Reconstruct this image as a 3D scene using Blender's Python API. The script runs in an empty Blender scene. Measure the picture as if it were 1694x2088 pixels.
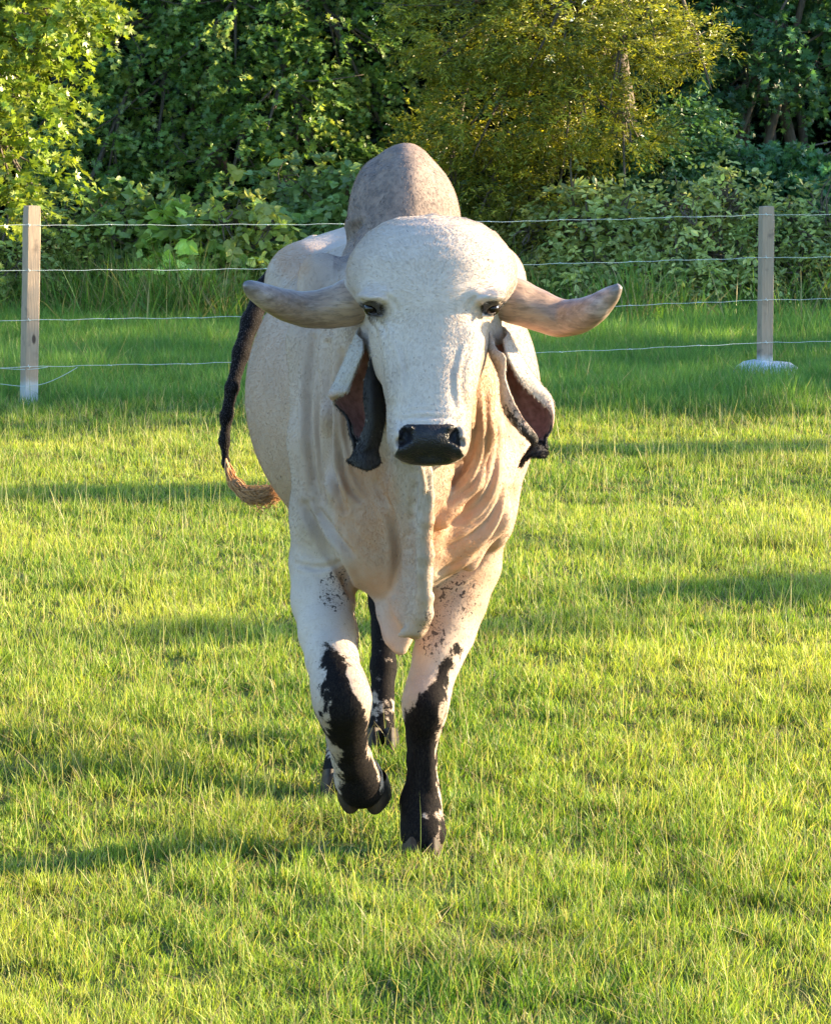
import bpy, math, random
import numpy as np
from mathutils import Vector, Matrix
rng = np.random.default_rng(7)
random.seed(7)
R = math.radians
S = bpy.context.scene
C = S.collection

# ------------------------------------------------------------------ camera, sky, sun, exposure
CAM_H = 1.75; FPX = 6400.0; PITCH = R(7.1)
cd = bpy.data.cameras.new('camera'); cam = bpy.data.objects.new('camera', cd); C.objects.link(cam)
cam.location = (0, 0, CAM_H); cam.rotation_euler = (math.pi/2 - PITCH, 0, 0)
cd.sensor_fit = 'VERTICAL'; cd.sensor_height = 36.0; cd.lens = 36.0*FPX/2088.0
cd.clip_start = 0.1; cd.clip_end = 2000.0
S.camera = cam
SUN_EL = R(15.0); SUN_AZ = R(12.0)                 # low evening sun from the right, a little beyond the animal
sdir = Vector((math.cos(SUN_EL)*math.cos(SUN_AZ), math.cos(SUN_EL)*math.sin(SUN_AZ), math.sin(SUN_EL)))
sl = bpy.data.lights.new('sun', 'SUN'); sun = bpy.data.objects.new('sun', sl); C.objects.link(sun)
sl.energy = 5.0; sl.angle = R(0.6); sl.color = (1.0, 0.78, 0.47)
sun.rotation_euler = sdir.to_track_quat('Z', 'Y').to_euler()
W = bpy.data.worlds.new("World"); S.world = W; W.use_nodes = True
wn = W.node_tree.nodes; wl = W.node_tree.links; wn.clear()
sky = wn.new('ShaderNodeTexSky'); sky.sky_type = 'NISHITA'; sky.sun_disc = False
sky.sun_elevation = SUN_EL; sky.sun_rotation = math.atan2(sdir.x, sdir.y)
sky.air_density = 1.0; sky.dust_density = .4; sky.ozone_density = 3.4
bg = wn.new('ShaderNodeBackground'); bg.inputs[1].default_value = 0.125
wo = wn.new('ShaderNodeOutputWorld'); wl.new(sky.outputs[0], bg.inputs[0]); wl.new(bg.outputs[0], wo.inputs[0])
S.view_settings.view_transform = 'Standard'; S.view_settings.look = 'None'
S.view_settings.gamma = 1.0; S.view_settings.use_curve_mapping = False
S.view_settings.exposure = 2.25
S.cycles.max_bounces = 8; S.cycles.transparent_max_bounces = 8
S.cycles.use_denoising = True

# ------------------------------------------------------------------ helpers
FW = np.array((0, math.cos(PITCH), -math.sin(PITCH))); UP = np.array((0, math.sin(PITCH), math.cos(PITCH)))
def P(px, py, Y):
    """world point at distance Y seen at photo pixel (px, py): used to size real things from the photo"""
    d = FW + np.array((1, 0, 0))*(px-847)/FPX + UP*(1044-py)/FPX
    return np.array((0, 0, CAM_H)) + d*(Y/d[1])
def PR(r, Y): return r*Y*1.008/FPX
def project(v):
    d = v - np.array((0, 0, CAM_H)); z = d@FW
    return 847 + FPX*d[:, 0]/z, 1044 - FPX*(d@UP)/z
def tag(o, label=None, cat=None, group=None, kind=None):
    if label: o['label'] = label
    if cat: o['category'] = cat
    if group: o['group'] = group
    if kind: o['kind'] = kind
    return o
def empty(name, loc, label, cat, group=None):
    o = bpy.data.objects.new(name, None); C.objects.link(o); o.location = loc
    return tag(o, label, cat, group)
def npmesh(name, V, F, mat, parent=None, attrs=None, smooth=True, mats=None):
    """V (n,3) world, F list of (m,k) int arrays; parented objects keep world placement"""
    V = np.asarray(V, np.float32)
    if parent is not None: V = V - np.array(parent_loc(parent), np.float32)
    me = bpy.data.meshes.new(name)
    if isinstance(F, np.ndarray): F = [F]
    F = [f for f in F if len(f)]
    loops = np.concatenate([f.ravel() for f in F]).astype(np.int32)
    tot = np.concatenate([np.full(len(f), f.shape[1], np.int32) for f in F])
    st = np.concatenate([[0], np.cumsum(tot)[:-1]]).astype(np.int32)
    me.vertices.add(len(V)); me.vertices.foreach_set('co', V.ravel())
    me.loops.add(len(loops)); me.loops.foreach_set('vertex_index', loops)
    me.polygons.add(len(tot)); me.polygons.foreach_set('loop_start', st)
    me.polygons.foreach_set('loop_total', tot)
    me.polygons.foreach_set('use_smooth', np.full(len(tot), smooth))
    me.update(calc_edges=True)
    if attrs:
        for k, a in attrs.items():
            a = np.asarray(a, np.float32)
            if a.ndim == 1:
                at = me.attributes.new(k, 'FLOAT', 'POINT'); at.data.foreach_set('value', a)
            else:
                at = me.attributes.new(k, 'FLOAT_COLOR', 'POINT')
                if a.shape[1] == 3: a = np.hstack([a, np.ones((len(a), 1), np.float32)])
                at.data.foreach_set('color', a.ravel())
    me.materials.append(mat)
    o = bpy.data.objects.new(name, me); C.objects.link(o)
    if parent is not None: o.parent = parent
    return o
def parent_loc(p):
    l = np.zeros(3)
    while p is not None:
        l += np.array(p.location); p = p.parent
    return l
# value noise on numpy arrays
_lat = rng.random((64, 64, 64)).astype(np.float32)
def vnoise(x, y, z, s=1.0):
    x, y, z = x*s, y*s, z*s
    i, j, k = np.floor(x).astype(int), np.floor(y).astype(int), np.floor(z).astype(int)
    u, v, w = x-i, y-j, z-k
    u, v, w = u*u*(3-2*u), v*v*(3-2*v), w*w*(3-2*w)
    L = lambda a, b, c: _lat[(i+a) & 63, (j+b) & 63, (k+c) & 63]
    return ((L(0,0,0)*(1-u)+L(1,0,0)*u)*(1-v)+(L(0,1,0)*(1-u)+L(1,1,0)*u)*v)*(1-w) + \
           ((L(0,0,1)*(1-u)+L(1,0,1)*u)*(1-v)+(L(0,1,1)*(1-u)+L(1,1,1)*u)*v)*w
def fbm(x, y, z, s): return (vnoise(x,y,z,s)+.5*vnoise(x+9,y,z,s*2.1)+.25*vnoise(x,y+5,z,s*4.3))/1.75
def sstep(a, b, x):
    t = np.clip((x-a)/(b-a), 0, 1); return t*t*(3-2*t)
def tube(pts, rad, n=10, cap=True):
    """swept tube: returns V, quads"""
    pts = np.asarray(pts, float); rad = np.broadcast_to(np.asarray(rad, float), (len(pts),))
    tg = np.gradient(pts, axis=0); tg /= np.linalg.norm(tg, axis=1)[:, None]+1e-9
    ref = np.array((0.3, 0.2, 1.0)) if abs(tg[0][2]) < .8 else np.array((1.0, .1, .1))
    V = []
    u = np.cross(tg[0], ref); u /= np.linalg.norm(u)
    for p, t, r in zip(pts, tg, rad):
        u = u - t*np.dot(u, t); u /= np.linalg.norm(u); v = np.cross(t, u)
        a = np.arange(n)*2*math.pi/n
        V.append(p + r*(np.cos(a)[:, None]*u + np.sin(a)[:, None]*v))
    m = len(pts); V = np.concatenate(V)
    i = np.arange(m-1)[:, None]*n; j = np.arange(n)[None]; j2 = (j+1) % n
    Q = np.stack([i+j, i+j2, i+n+j2, i+n+j], -1).reshape(-1, 4)
    if cap:
        V = np.vstack([V, pts[0], pts[-1]]); a = len(V)-2
        T = [(a, (k+1) % n, k, k) for k in range(n)] + [(a+1, (m-1)*n+k, (m-1)*n+(k+1) % n, (m-1)*n+(k+1) % n) for k in range(n)]
        return V, Q, np.array([(t[0], t[1], t[2]) for t in T])
    return V, Q, np.zeros((0, 3), int)
class MB:
    def __init__(s): s.V = []; s.Q = []; s.T = []; s.n = 0; s.A = []
    def add(s, V, Q=None, T=None, a=None):
        s.V.append(V)
        if Q is not None and len(Q): s.Q.append(Q+s.n)
        if T is not None and len(T): s.T.append(T+s.n)
        if a is not None: s.A.append(np.broadcast_to(a, (len(V), len(a))) if np.ndim(a) == 1 else a)
        s.n += len(V); return s
    def tube(s, pts, rad, n=8, a=None): V, Q, T = tube(pts, rad, n); return s.add(V, Q, T, a)
    def build(s, name, mat, parent=None, smooth=True):
        F = []
        if s.Q: F.append(np.concatenate(s.Q))
        if s.T: F.append(np.concatenate(s.T))
        at = {'col': np.concatenate(s.A)} if s.A else None
        return npmesh(name, np.concatenate(s.V), F, mat, parent, at, smooth)
def spline(pts, n):
    pts = np.asarray(pts, float); m = len(pts); t = np.linspace(0, m-1, n); out = []
    for x in t:
        i = min(int(x), m-2); u = x-i
        p0, p1, p2, p3 = pts[max(i-1, 0)], pts[i], pts[i+1], pts[min(i+2, m-1)]
        out.append(.5*((2*p1)+(-p0+p2)*u+(2*p0-5*p1+4*p2-p3)*u*u+(-p0+3*p1-3*p2+p3)*u**3))
    return np.array(out)

# ------------------------------------------------------------------ materials
def newmat(name):
    m = bpy.data.materials.new(name); m.use_nodes = True; nt = m.node_tree; nt.nodes.clear()
    out = nt.nodes.new('ShaderNodeOutputMaterial'); b = nt.nodes.new('ShaderNodeBsdfPrincipled')
    nt.links.new(b.outputs[0], out.inputs[0]); return m, nt, b, out
class N:
    """tiny node helper"""
    def __init__(s, nt): s.nt = nt
    def node(s, t, **k):
        n = s.nt.nodes.new(t)
        for a, v in k.items(): setattr(n, a, v)
        return n
    def link(s, a, b): s.nt.links.new(a, b)
    def math(s, op, a, b=None, clamp=False):
        n = s.node('ShaderNodeMath', operation=op, use_clamp=clamp)
        for i, v in enumerate((a, b)):
            if v is None: continue
            if isinstance(v, (int, float)): n.inputs[i].default_value = v
            else: s.link(v, n.inputs[i])
        return n.outputs[0]
    def mix(s, f, a, b, mode='MIX'):
        n = s.node('ShaderNodeMix', data_type='RGBA', blend_type=mode)
        for i, v in ((0, f), (6, a), (7, b)):
            if isinstance(v, (int, float)): n.inputs[i].default_value = v
            elif isinstance(v, tuple): n.inputs[i].default_value = (*v, 1) if len(v) == 3 else v
            else: s.link(v, n.inputs[i])
        return n.outputs[2]
    def ramp(s, f, a, b, smooth=True):
        n = s.node('ShaderNodeMapRange', interpolation_type='SMOOTHSTEP' if smooth else 'LINEAR')
        s.link(f, n.inputs[0]); n.inputs[1].default_value = a; n.inputs[2].default_value = b
        return n.outputs[0]
    def attr(s, name): return s.node('ShaderNodeAttribute', attribute_name=name)
    def coord(s, scale=(1, 1, 1), rot=(0, 0, 0), kind='Object'):
        tc = s.node('ShaderNodeTexCoord'); mp = s.node('ShaderNodeMapping')
        mp.inputs['Scale'].default_value = scale; mp.inputs['Rotation'].default_value = rot
        s.link(tc.outputs[kind], mp.inputs[0]); return mp.outputs[0]
    def noise(s, co, scale, detail=4, rough=.55):
        n = s.node('ShaderNodeTexNoise'); n.inputs['Scale'].default_value = scale
        n.inputs['Detail'].default_value = detail; n.inputs['Roughness'].default_value = rough
        s.link(co, n.inputs['Vector']); return n.outputs[0]
    def bump(s, h, strength, dist, bsdf, prev=None):
        n = s.node('ShaderNodeBump'); n.inputs['Strength'].default_value = strength; n.inputs['Distance'].default_value = dist
        s.link(h, n.inputs['Height'])
        if prev: s.link(prev, n.inputs['Normal'])
        if bsdf: s.link(n.outputs[0], bsdf.inputs['Normal'])
        return n.outputs[0]

def leaf_mat(name, rough=.42, trans=.35, spec=.5):
    m, nt, b, out = newmat(name); n = N(nt)
    col = n.attr('col').outputs['Color']
    n.link(col, b.inputs['Base Color']); b.inputs['Roughness'].default_value = rough
    b.inputs['Specular IOR Level'].default_value = spec
    tr = n.node('ShaderNodeBsdfTranslucent')
    n.link(n.mix(1.0, col, (1.25, 1.25, .55), 'MULTIPLY'), tr.inputs[0])
    ms = n.node('ShaderNodeMixShader'); ms.inputs[0].default_value = trans
    n.link(b.outputs[0], ms.inputs[1]); n.link(tr.outputs[0], ms.inputs[2]); n.link(ms.outputs[0], out.inputs[0])
    return m
M_LEAF = leaf_mat('leaf', .36, .35, .6); M_GRASS = leaf_mat('grass_blade', .5, .4, .35)
def bark_mat():
    m, nt, b, out = newmat('bark'); n = N(nt); co = n.coord((6, 6, 1.2))
    f = n.noise(co, 9, 6)
    n.link(n.mix(f, (.05, .038, .028), (.22, .18, .14)), b.inputs['Base Color']); b.inputs['Roughness'].default_value = .9
    n.bump(f, .8, .02, b); return m
M_BARK = bark_mat()
def soil_mat():
    m, nt, b, out = newmat('turf_soil'); n = N(nt); co = n.coord()
    f = n.noise(co, 3, 5); g = n.noise(co, 60, 5)
    c = n.mix(f, (.05, .085, .018), (.10, .14, .03)); c = n.mix(n.ramp(g, .45, .75), c, (.11, .09, .045))
    n.link(c, b.inputs['Base Color']); b.inputs['Roughness'].default_value = .95
    b.inputs['Specular IOR Level'].default_value = .1
    n.bump(g, .8, .02, b); return m
def wood_mat():
    m, nt, b, out = newmat('post_timber'); n = N(nt)
    co = n.coord((14, 14, .9)); f = n.noise(co, 7, 6, .6); g = n.noise(n.coord((1, 1, 1)), 9, 3)
    c = n.mix(f, (.25, .175, .12), (.50, .38, .28)); c = n.mix(n.ramp(g, .55, .75), c, (.17, .13, .10))
    # dark knots
    v = n.node('ShaderNodeTexVoronoi'); v.inputs['Scale'].default_value = 4.5; n.link(n.coord((1.4, 1.4, .6)), v.inputs['Vector'])
    c = n.mix(n.ramp(v.outputs[0], .05, .11), (.08, .05, .035), c)
    # pale cement smear at the foot
    sep = n.node('ShaderNodeSeparateXYZ'); n.link(n.coord(), sep.inputs[0])
    zz = n.math('ADD', sep.outputs[2], n.math('MULTIPLY', n.noise(n.coord(), 14, 3), .12))
    c = n.mix(n.ramp(zz, .24, .17), c, (.50, .49, .47))
    n.link(c, b.inputs['Base Color']); b.inputs['Roughness'].default_value = .85
    n.bump(f, .5, .006, b); return m
def simple(name, col, rough=.5, metal=0, nscale=0, ncol=None, bump=0):
    m, nt, b, out = newmat(name); n = N(nt); b.inputs['Roughness'].default_value = rough; b.inputs['Metallic'].default_value = metal
    if nscale:
        f = n.noise(n.coord(), nscale, 5); n.link(n.mix(n.ramp(f, .35, .7), col, ncol), b.inputs['Base Color'])
        if bump: n.bump(f, .7, bump, b)
    else: b.inputs['Base Color'].default_value = (*col, 1)
    return m

# ------------------------------------------------------------------ ground
def gz(x, y):   # gentle unevenness of the pasture
    return .035*(fbm(x+50, y+20, 0*x, .5)-.5) * sstep(6, 9, np.abs(y-7.7)+6.5) + .012*(vnoise(x, y, 0*x+3, 2.2)-.5)
def build_ground():
    xs = np.concatenate([[-300, -100, -40, -20], np.arange(-10, 16.01, .25), [24, 40, 100, 300]])
    ys = np.concatenate([[-200, -60, -10, 0], np.arange(3, 40.01, .25), [60, 120, 300]])
    X, Y = np.meshgrid(xs, ys, indexing='ij'); Z = gz(X, Y)
    V = np.stack([X, Y, Z], -1).reshape(-1, 3); ny = len(ys)
    i = np.arange(len(xs)-1)[:, None]*ny; j = np.arange(ny-1)[None]
    Q = np.stack([i+j, i+ny+j, i+ny+j+1, i+j+1], -1).reshape(-1, 4)
    o = npmesh('ground', V, Q, soil_mat()); tag(o, kind='structure')
build_ground()

# ------------------------------------------------------------------ grass blades
def blades(x, y, h, w, lean, yaw, bend, col0, col1, seg):
    """ribbon blades. col0 base colour, col1 tip colour"""
    n = len(x); z = gz(x, y)-.006
    ts = np.linspace(0, 1, seg+1)
    dx, dy = np.cos(yaw), np.sin(yaw)                      # lean direction
    fa = rng.random(n)*2*math.pi; wx, wy = np.cos(fa), np.sin(fa)
    V = []; K = []
    for i, t in enumerate(ts):
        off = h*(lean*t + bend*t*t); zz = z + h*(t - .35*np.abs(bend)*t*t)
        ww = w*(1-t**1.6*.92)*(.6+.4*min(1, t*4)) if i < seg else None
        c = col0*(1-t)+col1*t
        cx, cy = x+dx*off, y+dy*off
        if i < seg:
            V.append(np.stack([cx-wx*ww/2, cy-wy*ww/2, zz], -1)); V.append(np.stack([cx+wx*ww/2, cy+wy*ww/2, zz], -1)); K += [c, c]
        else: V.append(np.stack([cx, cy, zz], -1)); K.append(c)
    m = 2*seg+1
    V = np.stack(V, 1).reshape(-1, 3); K = np.stack(K, 1).reshape(-1, 3)
    b = np.arange(n)[:, None]*m
    Q = [b + np.array([[2*i, 2*i+1, 2*i+3, 2*i+2]]) for i in range(seg-1)]
    T = b + np.array([[2*seg-2, 2*seg-1, 2*seg]])
    return V, (np.concatenate(Q) if Q else None), T, K
def scatter(y0, y1, dens, margin=.7):
    hw1 = .137*y1+margin; n = int(dens*(y1-y0)*2*hw1)
    y = y0+(y1-y0)*rng.random(n); x = (rng.random(n)*2-1)*hw1
    n2 = int(dens*.22*(y1-y0)*2*5.0); y2 = y0+(y1-y0)*rng.random(n2); x2 = (hw1+5.0*rng.random(n2)**1.3)*np.where(rng.random(n2) < .5, 1, -1)   # thinner to the sides
    return np.concatenate([x, x2]), np.concatenate([y, y2])
G_D = np.array((.055, .15, .016)); G_Y = np.array((.52, .55, .09)); G_L = np.array((.24, .40, .045)); G_T = np.array((.50, .43, .20))
def build_grass():
    mb = MB()
    step = .5
    for y0 in np.arange(4.6, 28.5, step):
        yc = y0+step/2; dens = 24000*(6/yc)**1.35
        x, y = scatter(y0, y0+step, dens)
        cl = fbm(x, y, 0*x, 2.6); cl2 = fbm(x+30, y+11, 0*x, 1.0); tuft = vnoise(x, y, 0*x+7, 13.0)
        keep = rng.random(len(x)) < .35+.9*sstep(.25, .6, tuft)*(.5+cl)
        x, y, cl, cl2, tuft = x[keep], y[keep], cl[keep], cl2[keep], tuft[keep]; n = len(x)
        wild = sstep(17.6, 19.5, y + 1.2*(cl2-.5) - .12*np.abs(x))       # rougher, taller sward under and behind the fence
        h = (.012+.033*cl+.021*tuft)*(1-wild) + wild*(.07+.15*cl+.10*sstep(23, 27, y)*rng.random(n))
        h *= .55+.9*rng.random(n)
        longb = rng.random(n) < .03*(1-wild)+.015; h = np.where(longb, h*1.9, h)
        w = (.0024+.0020*rng.random(n))*(yc/6.5)**.52; w = np.where(longb, w*.6, w)
        off = np.abs(x) > .137*y+.75; w = np.where(off, w*1.9, w)
        hf = np.minimum(np.hypot((x-.02)/.16, (y-7.25)/.32), np.hypot((x+.12)/.13, (y-7.3)/.25)); h = np.where(hf < 1, h*.62, h)   # grass pressed down round the hooves
        rough = sstep(.60, .72, fbm(x+71, y+3, 0*x, 1.7))*(1-wild); h = h*(1+.40*rough)
        lean = rng.normal(0, .30, n); yaw = rng.random(n)*2*math.pi; bend = np.abs(rng.normal(0, .35, n)); lean = np.abs(lean)
        u = np.clip(rng.normal(.50, .28, n)+(cl2-.5)*1.1-.45*wild, 0, 1)[:, None]
        c = G_D*(1-u)**2+G_L*2*u*(1-u)+G_Y*u*u
        clr = (np.hypot(x-2.42, (y-21.5)*.7) > .30) & (np.hypot(x+2.40, (y-19.38)*.8) > .13)
        h = np.where(clr, h, .012)
        c = c*(1-wild[:, None]*.6)+np.array((.18, .37, .09))*wild[:, None]*(.6+.25*sstep(23, 27, y)[:, None])
        c = c*(1-.2*rough[:, None])
        thatch = (rng.random(n) < .05+.12*sstep(.62, .72, fbm(x+15, y+40, 0*x, 2.3)))*(1-wild) > .5; lean = np.where(thatch, 1.1+rng.random(n), lean); c = np.where(thatch[:, None], np.array((.34, .27, .13))*(.5+.7*rng.random((n, 1))), c)
        dry = (rng.random(n) < (.09+.05*longb*8)*(1-.6*wild))[:, None]
        c = np.where(dry, G_T*(.6+.5*rng.random((n, 1))), c*(.8+.4*rng.random((n, 1))))
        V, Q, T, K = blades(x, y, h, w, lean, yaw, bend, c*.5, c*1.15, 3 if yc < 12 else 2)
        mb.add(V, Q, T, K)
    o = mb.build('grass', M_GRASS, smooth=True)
    tag(o, 'short yellow green pasture grass covering the field', 'grass', kind='stuff')
    # seed stalks
    mb = MB()
    for y0 in np.arange(5, 20, .5):
        x, y = scatter(y0, y0+.5, 110*(6/y0)**.5); n = len(x)
        h = .07+.13*rng.random(n); w = .0016*(y0/6)**.7+0*x
        c = np.where(rng.random((n, 1)) < .55, np.array((.55, .50, .24)), np.array((.35, .42, .12)))
        V, Q, T, K = blades(x, y, h, w, np.abs(rng.normal(0, .18, n)), rng.random(n)*6.28, rng.normal(0, .15, n), c*.8, c, 3)
        mb.add(V, Q, T, K)
    o = mb.build('grass_stalks', M_GRASS); tag(o, 'thin straw coloured seed stalks standing above the pasture grass', 'grass', kind='stuff')
    # tall weedy grass along the wood edge
    mb = MB()
    x = (rng.random(42000)*2-1)*6.5; y = 25.6+3.0*rng.random(len(x))**.8; n = len(x)
    dn = fbm(x, y, 0*x, 1.1); k = rng.random(n) < sstep(.3, .6, dn)*sstep(25.3, 27.2, y+1.4*(dn-.5)); x, y, dn = x[k], y[k], dn[k]; n = len(x)
    h = (.24+.58*dn)*(.5+.8*rng.random(n)); w = .010+.010*rng.random(n)
    d = (rng.random((n, 1)) < .30)
    c = np.where(d, np.array((.52, .46, .20))*(.5+.6*rng.random((n, 1))), np.array((.17, .32, .06))*(.6+.8*rng.random((n, 1))))
    V, Q, T, K = blades(x, y, h, w, np.abs(rng.normal(0, .2, n)), rng.random(n)*6.28, np.abs(rng.normal(0, .5, n)), c*.7, c, 3)
    mb.add(V, Q, T, K); o = mb.build('tall_grass', M_GRASS); tag(o, 'tall weedy grass with dry stems along the edge of the wood', 'grass', kind='stuff')
build_grass()

# ------------------------------------------------------------------ foliage
def leaf_template(kind):
    if kind == 'oval':
        V = [(0, 0, 0), (0, .35, -.05), (0, .7, -.06), (0, 1, 0), (.22, .28, .03), (.24, .6, .03), (-.22, .28, .03), (-.24, .6, .03)]
        T = [(0, 4, 1), (4, 5, 2), (4, 2, 1), (5, 3, 2), (0, 1, 6), (6, 1, 2), (6, 2, 7), (7, 2, 3)]
    elif kind == 'heart':
        V = [(0, .08, 0), (0, .45, -.06), (0, 1.05, .0), (.2, 0, .02), (.44, .2, .05), (.38, .55, .05), (-.2, 0, .02), (-.44, .2, .05), (-.38, .55, .05)]
        T = [(0, 3, 4), (0, 4, 1), (4, 5, 1), (5, 2, 1), (0, 7, 6), (0, 1, 7), (7, 1, 8), (8, 1, 2)]
    elif kind == 'narrow':
        V = [(0, 0, 0), (.12, .45, .03), (0, 1, 0), (-.12, .45, .03), (0, .45, -.02)]
        T = [(0, 1, 4), (1, 2, 4), (0, 4, 3), (4, 2, 3)]
    elif kind == 'star':
        V = [(0, .32, -.05)]; 
        a0 = -math.pi/2
        L = [(.0, .0), (.26, .16), (.55, .22), (.27, .42), (.46, .80), (.13, .60), (0, 1.05), (-.13, .60), (-.46, .80), (-.27, .42), (-.55, .22), (-.26, .16)]
        V += [(a, b, .03 if i % 2 == 0 else -.02) for i, (a, b) in enumerate(L)]
        T = [(0, 1+i, 1+(i+1) % 12) for i in range(12)]
    return np.array(V, float), np.array(T)
def make_leaves(pos, direc, size, kind, col, flat=.6):
    """leaves at pos, pointing along direc, faces turned partly upward"""
    n = len(pos); V0, T0 = leaf_template(kind)
    d = direc/(np.linalg.norm(direc, axis=1)[:, None]+1e-9)
    upv = np.array((0, 0, 1.))*flat + rng.normal(0, .45, (n, 3)); upv[:, 1] -= .25
    nrm = upv - d*np.sum(upv*d, 1)[:, None]; nrm /= np.linalg.norm(nrm, axis=1)[:, None]+1e-9
    side = np.cross(d, nrm)
    s = size[:, None, None]
    V = pos[:, None] + s*(V0[None, :, 0, None]*side[:, None] + V0[None, :, 1, None]*d[:, None] + V0[None, :, 2, None]*nrm[:, None])
    T = (np.arange(n)[:, None, None]*len(V0) + T0[None]).reshape(-1, 3)
    K = np.repeat(col, len(V0), axis=0)
    return V.reshape(-1, 3), T, K
def sprays(clumps, nspray, per, tlen, size, kind, cols, mb, wood=None, droop=.5, flat=.6, shell=.55):
    """leafy twigs spread through ellipsoidal clumps (centre, radii); clump weight ~ volume"""
    cc = np.array([c[0] for c in clumps]); rr = np.array([c[1] for c in clumps], float)
    wgt = np.prod(rr, axis=1)**.75; wgt /= wgt.sum()
    idx = rng.choice(len(clumps), nspray, p=wgt)
    v = rng.normal(0, 1, (nspray, 3)); v /= np.linalg.norm(v, axis=1)[:, None]
    rad = shell+(1-shell)*rng.random(nspray)**.7; rad *= .82+.36*vnoise(v[:, 0]+idx*3.1, v[:, 1], v[:, 2], 2.3)
    st = cc[idx]+v*rr[idx]*rad[:, None]
    d = v*np.array((1, 1, .6))+rng.normal(0, .35, (nspray, 3)); d[:, 2] += .1; d /= np.linalg.norm(d, axis=1)[:, None]
    tl = tlen*(.6+.8*rng.random(nspray))
    cmul = .55+.9*rng.random((nspray, 1)); mixu = np.clip(rng.normal(.5, .3, (nspray, 1)), 0, 1)
    cA, cB = np.array(cols[0]), np.array(cols[1]); base = (cA*(1-mixu)+cB*mixu)*cmul
    Ps, Ds, Ss, Cs = [], [], [], []
    for k in range(per):
        t = (k+.6)/per
        p = st + d*(tl*t)[:, None]; p[:, 2] -= droop*tl*t*t
        sgn = 1 if k % 2 else -1
        sd = np.cross(d, rng.normal(0, .4, (nspray, 3))+np.array((0, 0, 1.))); sd /= np.linalg.norm(sd, axis=1)[:, None]+1e-9
        dd = d*.55 + sgn*sd*.8 + rng.normal(0, .25, (nspray, 3)); dd[:, 2] -= droop*.9*t+.12
        if k == per-1: dd = d+rng.normal(0, .15, (nspray, 3)); dd[:, 2] -= droop
        Ps.append(p+rng.normal(0, size*.15, (nspray, 3))); Ds.append(dd)
        Ss.append(size*(.65+.6*rng.random(nspray))*(1.1-.35*t)); Cs.append(base*(.85+.3*rng.random((nspray, 1))))
    V, T, K = make_leaves(np.concatenate(Ps), np.concatenate(Ds), np.concatenate(Ss), kind, np.concatenate(Cs), flat)
    ok = V[:, 2].reshape(-1)  # keep above ground
    V[:, 2] = np.maximum(V[:, 2], .02)
    mb.add(V, None, T, K)
def E(px, py, Y, rx, rz, ry): return (P(px, py, Y), (rx, ry, rz))
def plant(name, label, cat, base, trunks, clumps, leaf, group=None):
    """tree or shrub: Empty > trunk, crown"""
    root = empty(name, base, label, cat, group)
    wb = MB()
    for pts, r0, r1 in trunks:
        q = spline(pts, max(4, len(pts)*4)); wb.tube(q, np.linspace(r0, r1, len(q)), 8)
    tb = np.array(trunks[0][0][-1])
    for c, r in clumps:                     # a limb reaches into each clump
        c = np.array(c); s = np.array(trunks[rng.integers(len(trunks))][0][-1]); mid = (s+c)/2+rng.normal(0, .12, 3)
        q = spline([s, mid, c, c+(c-mid)*.35], 9); wb.tube(q, np.linspace(trunks[0][2]*.55, .005, 9), 6)
        for _ in range(5):
            e = c+rng.normal(0, .5, 3)*np.array(r); m2 = (c+e)/2+rng.normal(0, .05, 3)
            wb.tube(spline([mid*.3+c*.7, m2, e], 6), np.linspace(.014, .003, 6), 5)
    wb.build('trunk' if cat == 'tree' else 'stem', M_BARK, root)
    cb = MB()
    for L in (leaf if isinstance(leaf, list) else [leaf]):
        sprays(clumps, L['n'], L['per'], L['tl'], L['s'], L['kind'], L['cols'], cb, droop=L.get('droop', .5), flat=L.get('flat', .6), shell=L.get('shell', .45))
    cb.build('crown' if cat == 'tree' else 'foliage', M_LEAF, root, smooth=False)
    return root
def g(x, y, z=0): return (x, y, z)

# 1 sunlit tree leaning in at the upper left
plant('sweetgum_tree', 'sunlit yellow green broadleaf tree leaning in at the top left corner', 'tree', (-5.1, 25.2, 0),
      [([g(-5.1, 25.2), g(-4.95, 25.1, 1.4), g(-4.6, 25.0, 2.8), g(-4.2, 25.0, 4.2)], .12, .05)],
      [E(30, 60, 24.80, .62, .40, .5), E(10, 180, 24.70, .5, .3, .45), E(120, 20, 25.00, .45, .28, .45), E(-60, 250, 24.80, .6, .3, .5), E(40, 350, 24.70, .42, .22, .4),
       E(-60, 420, 24.80, .5, .2, .4), E(60, -120, 25.00, .8, .5, .7), E(-200, 0, 25.10, .9, .9, .8), E(-150, -300, 25.30, 1.3, .9, 1.1)],
      dict(n=1900, per=11, tl=.30, s=.085, kind='star', cols=((.15, .24, .03), (.30, .36, .05)), droop=.45))
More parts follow.
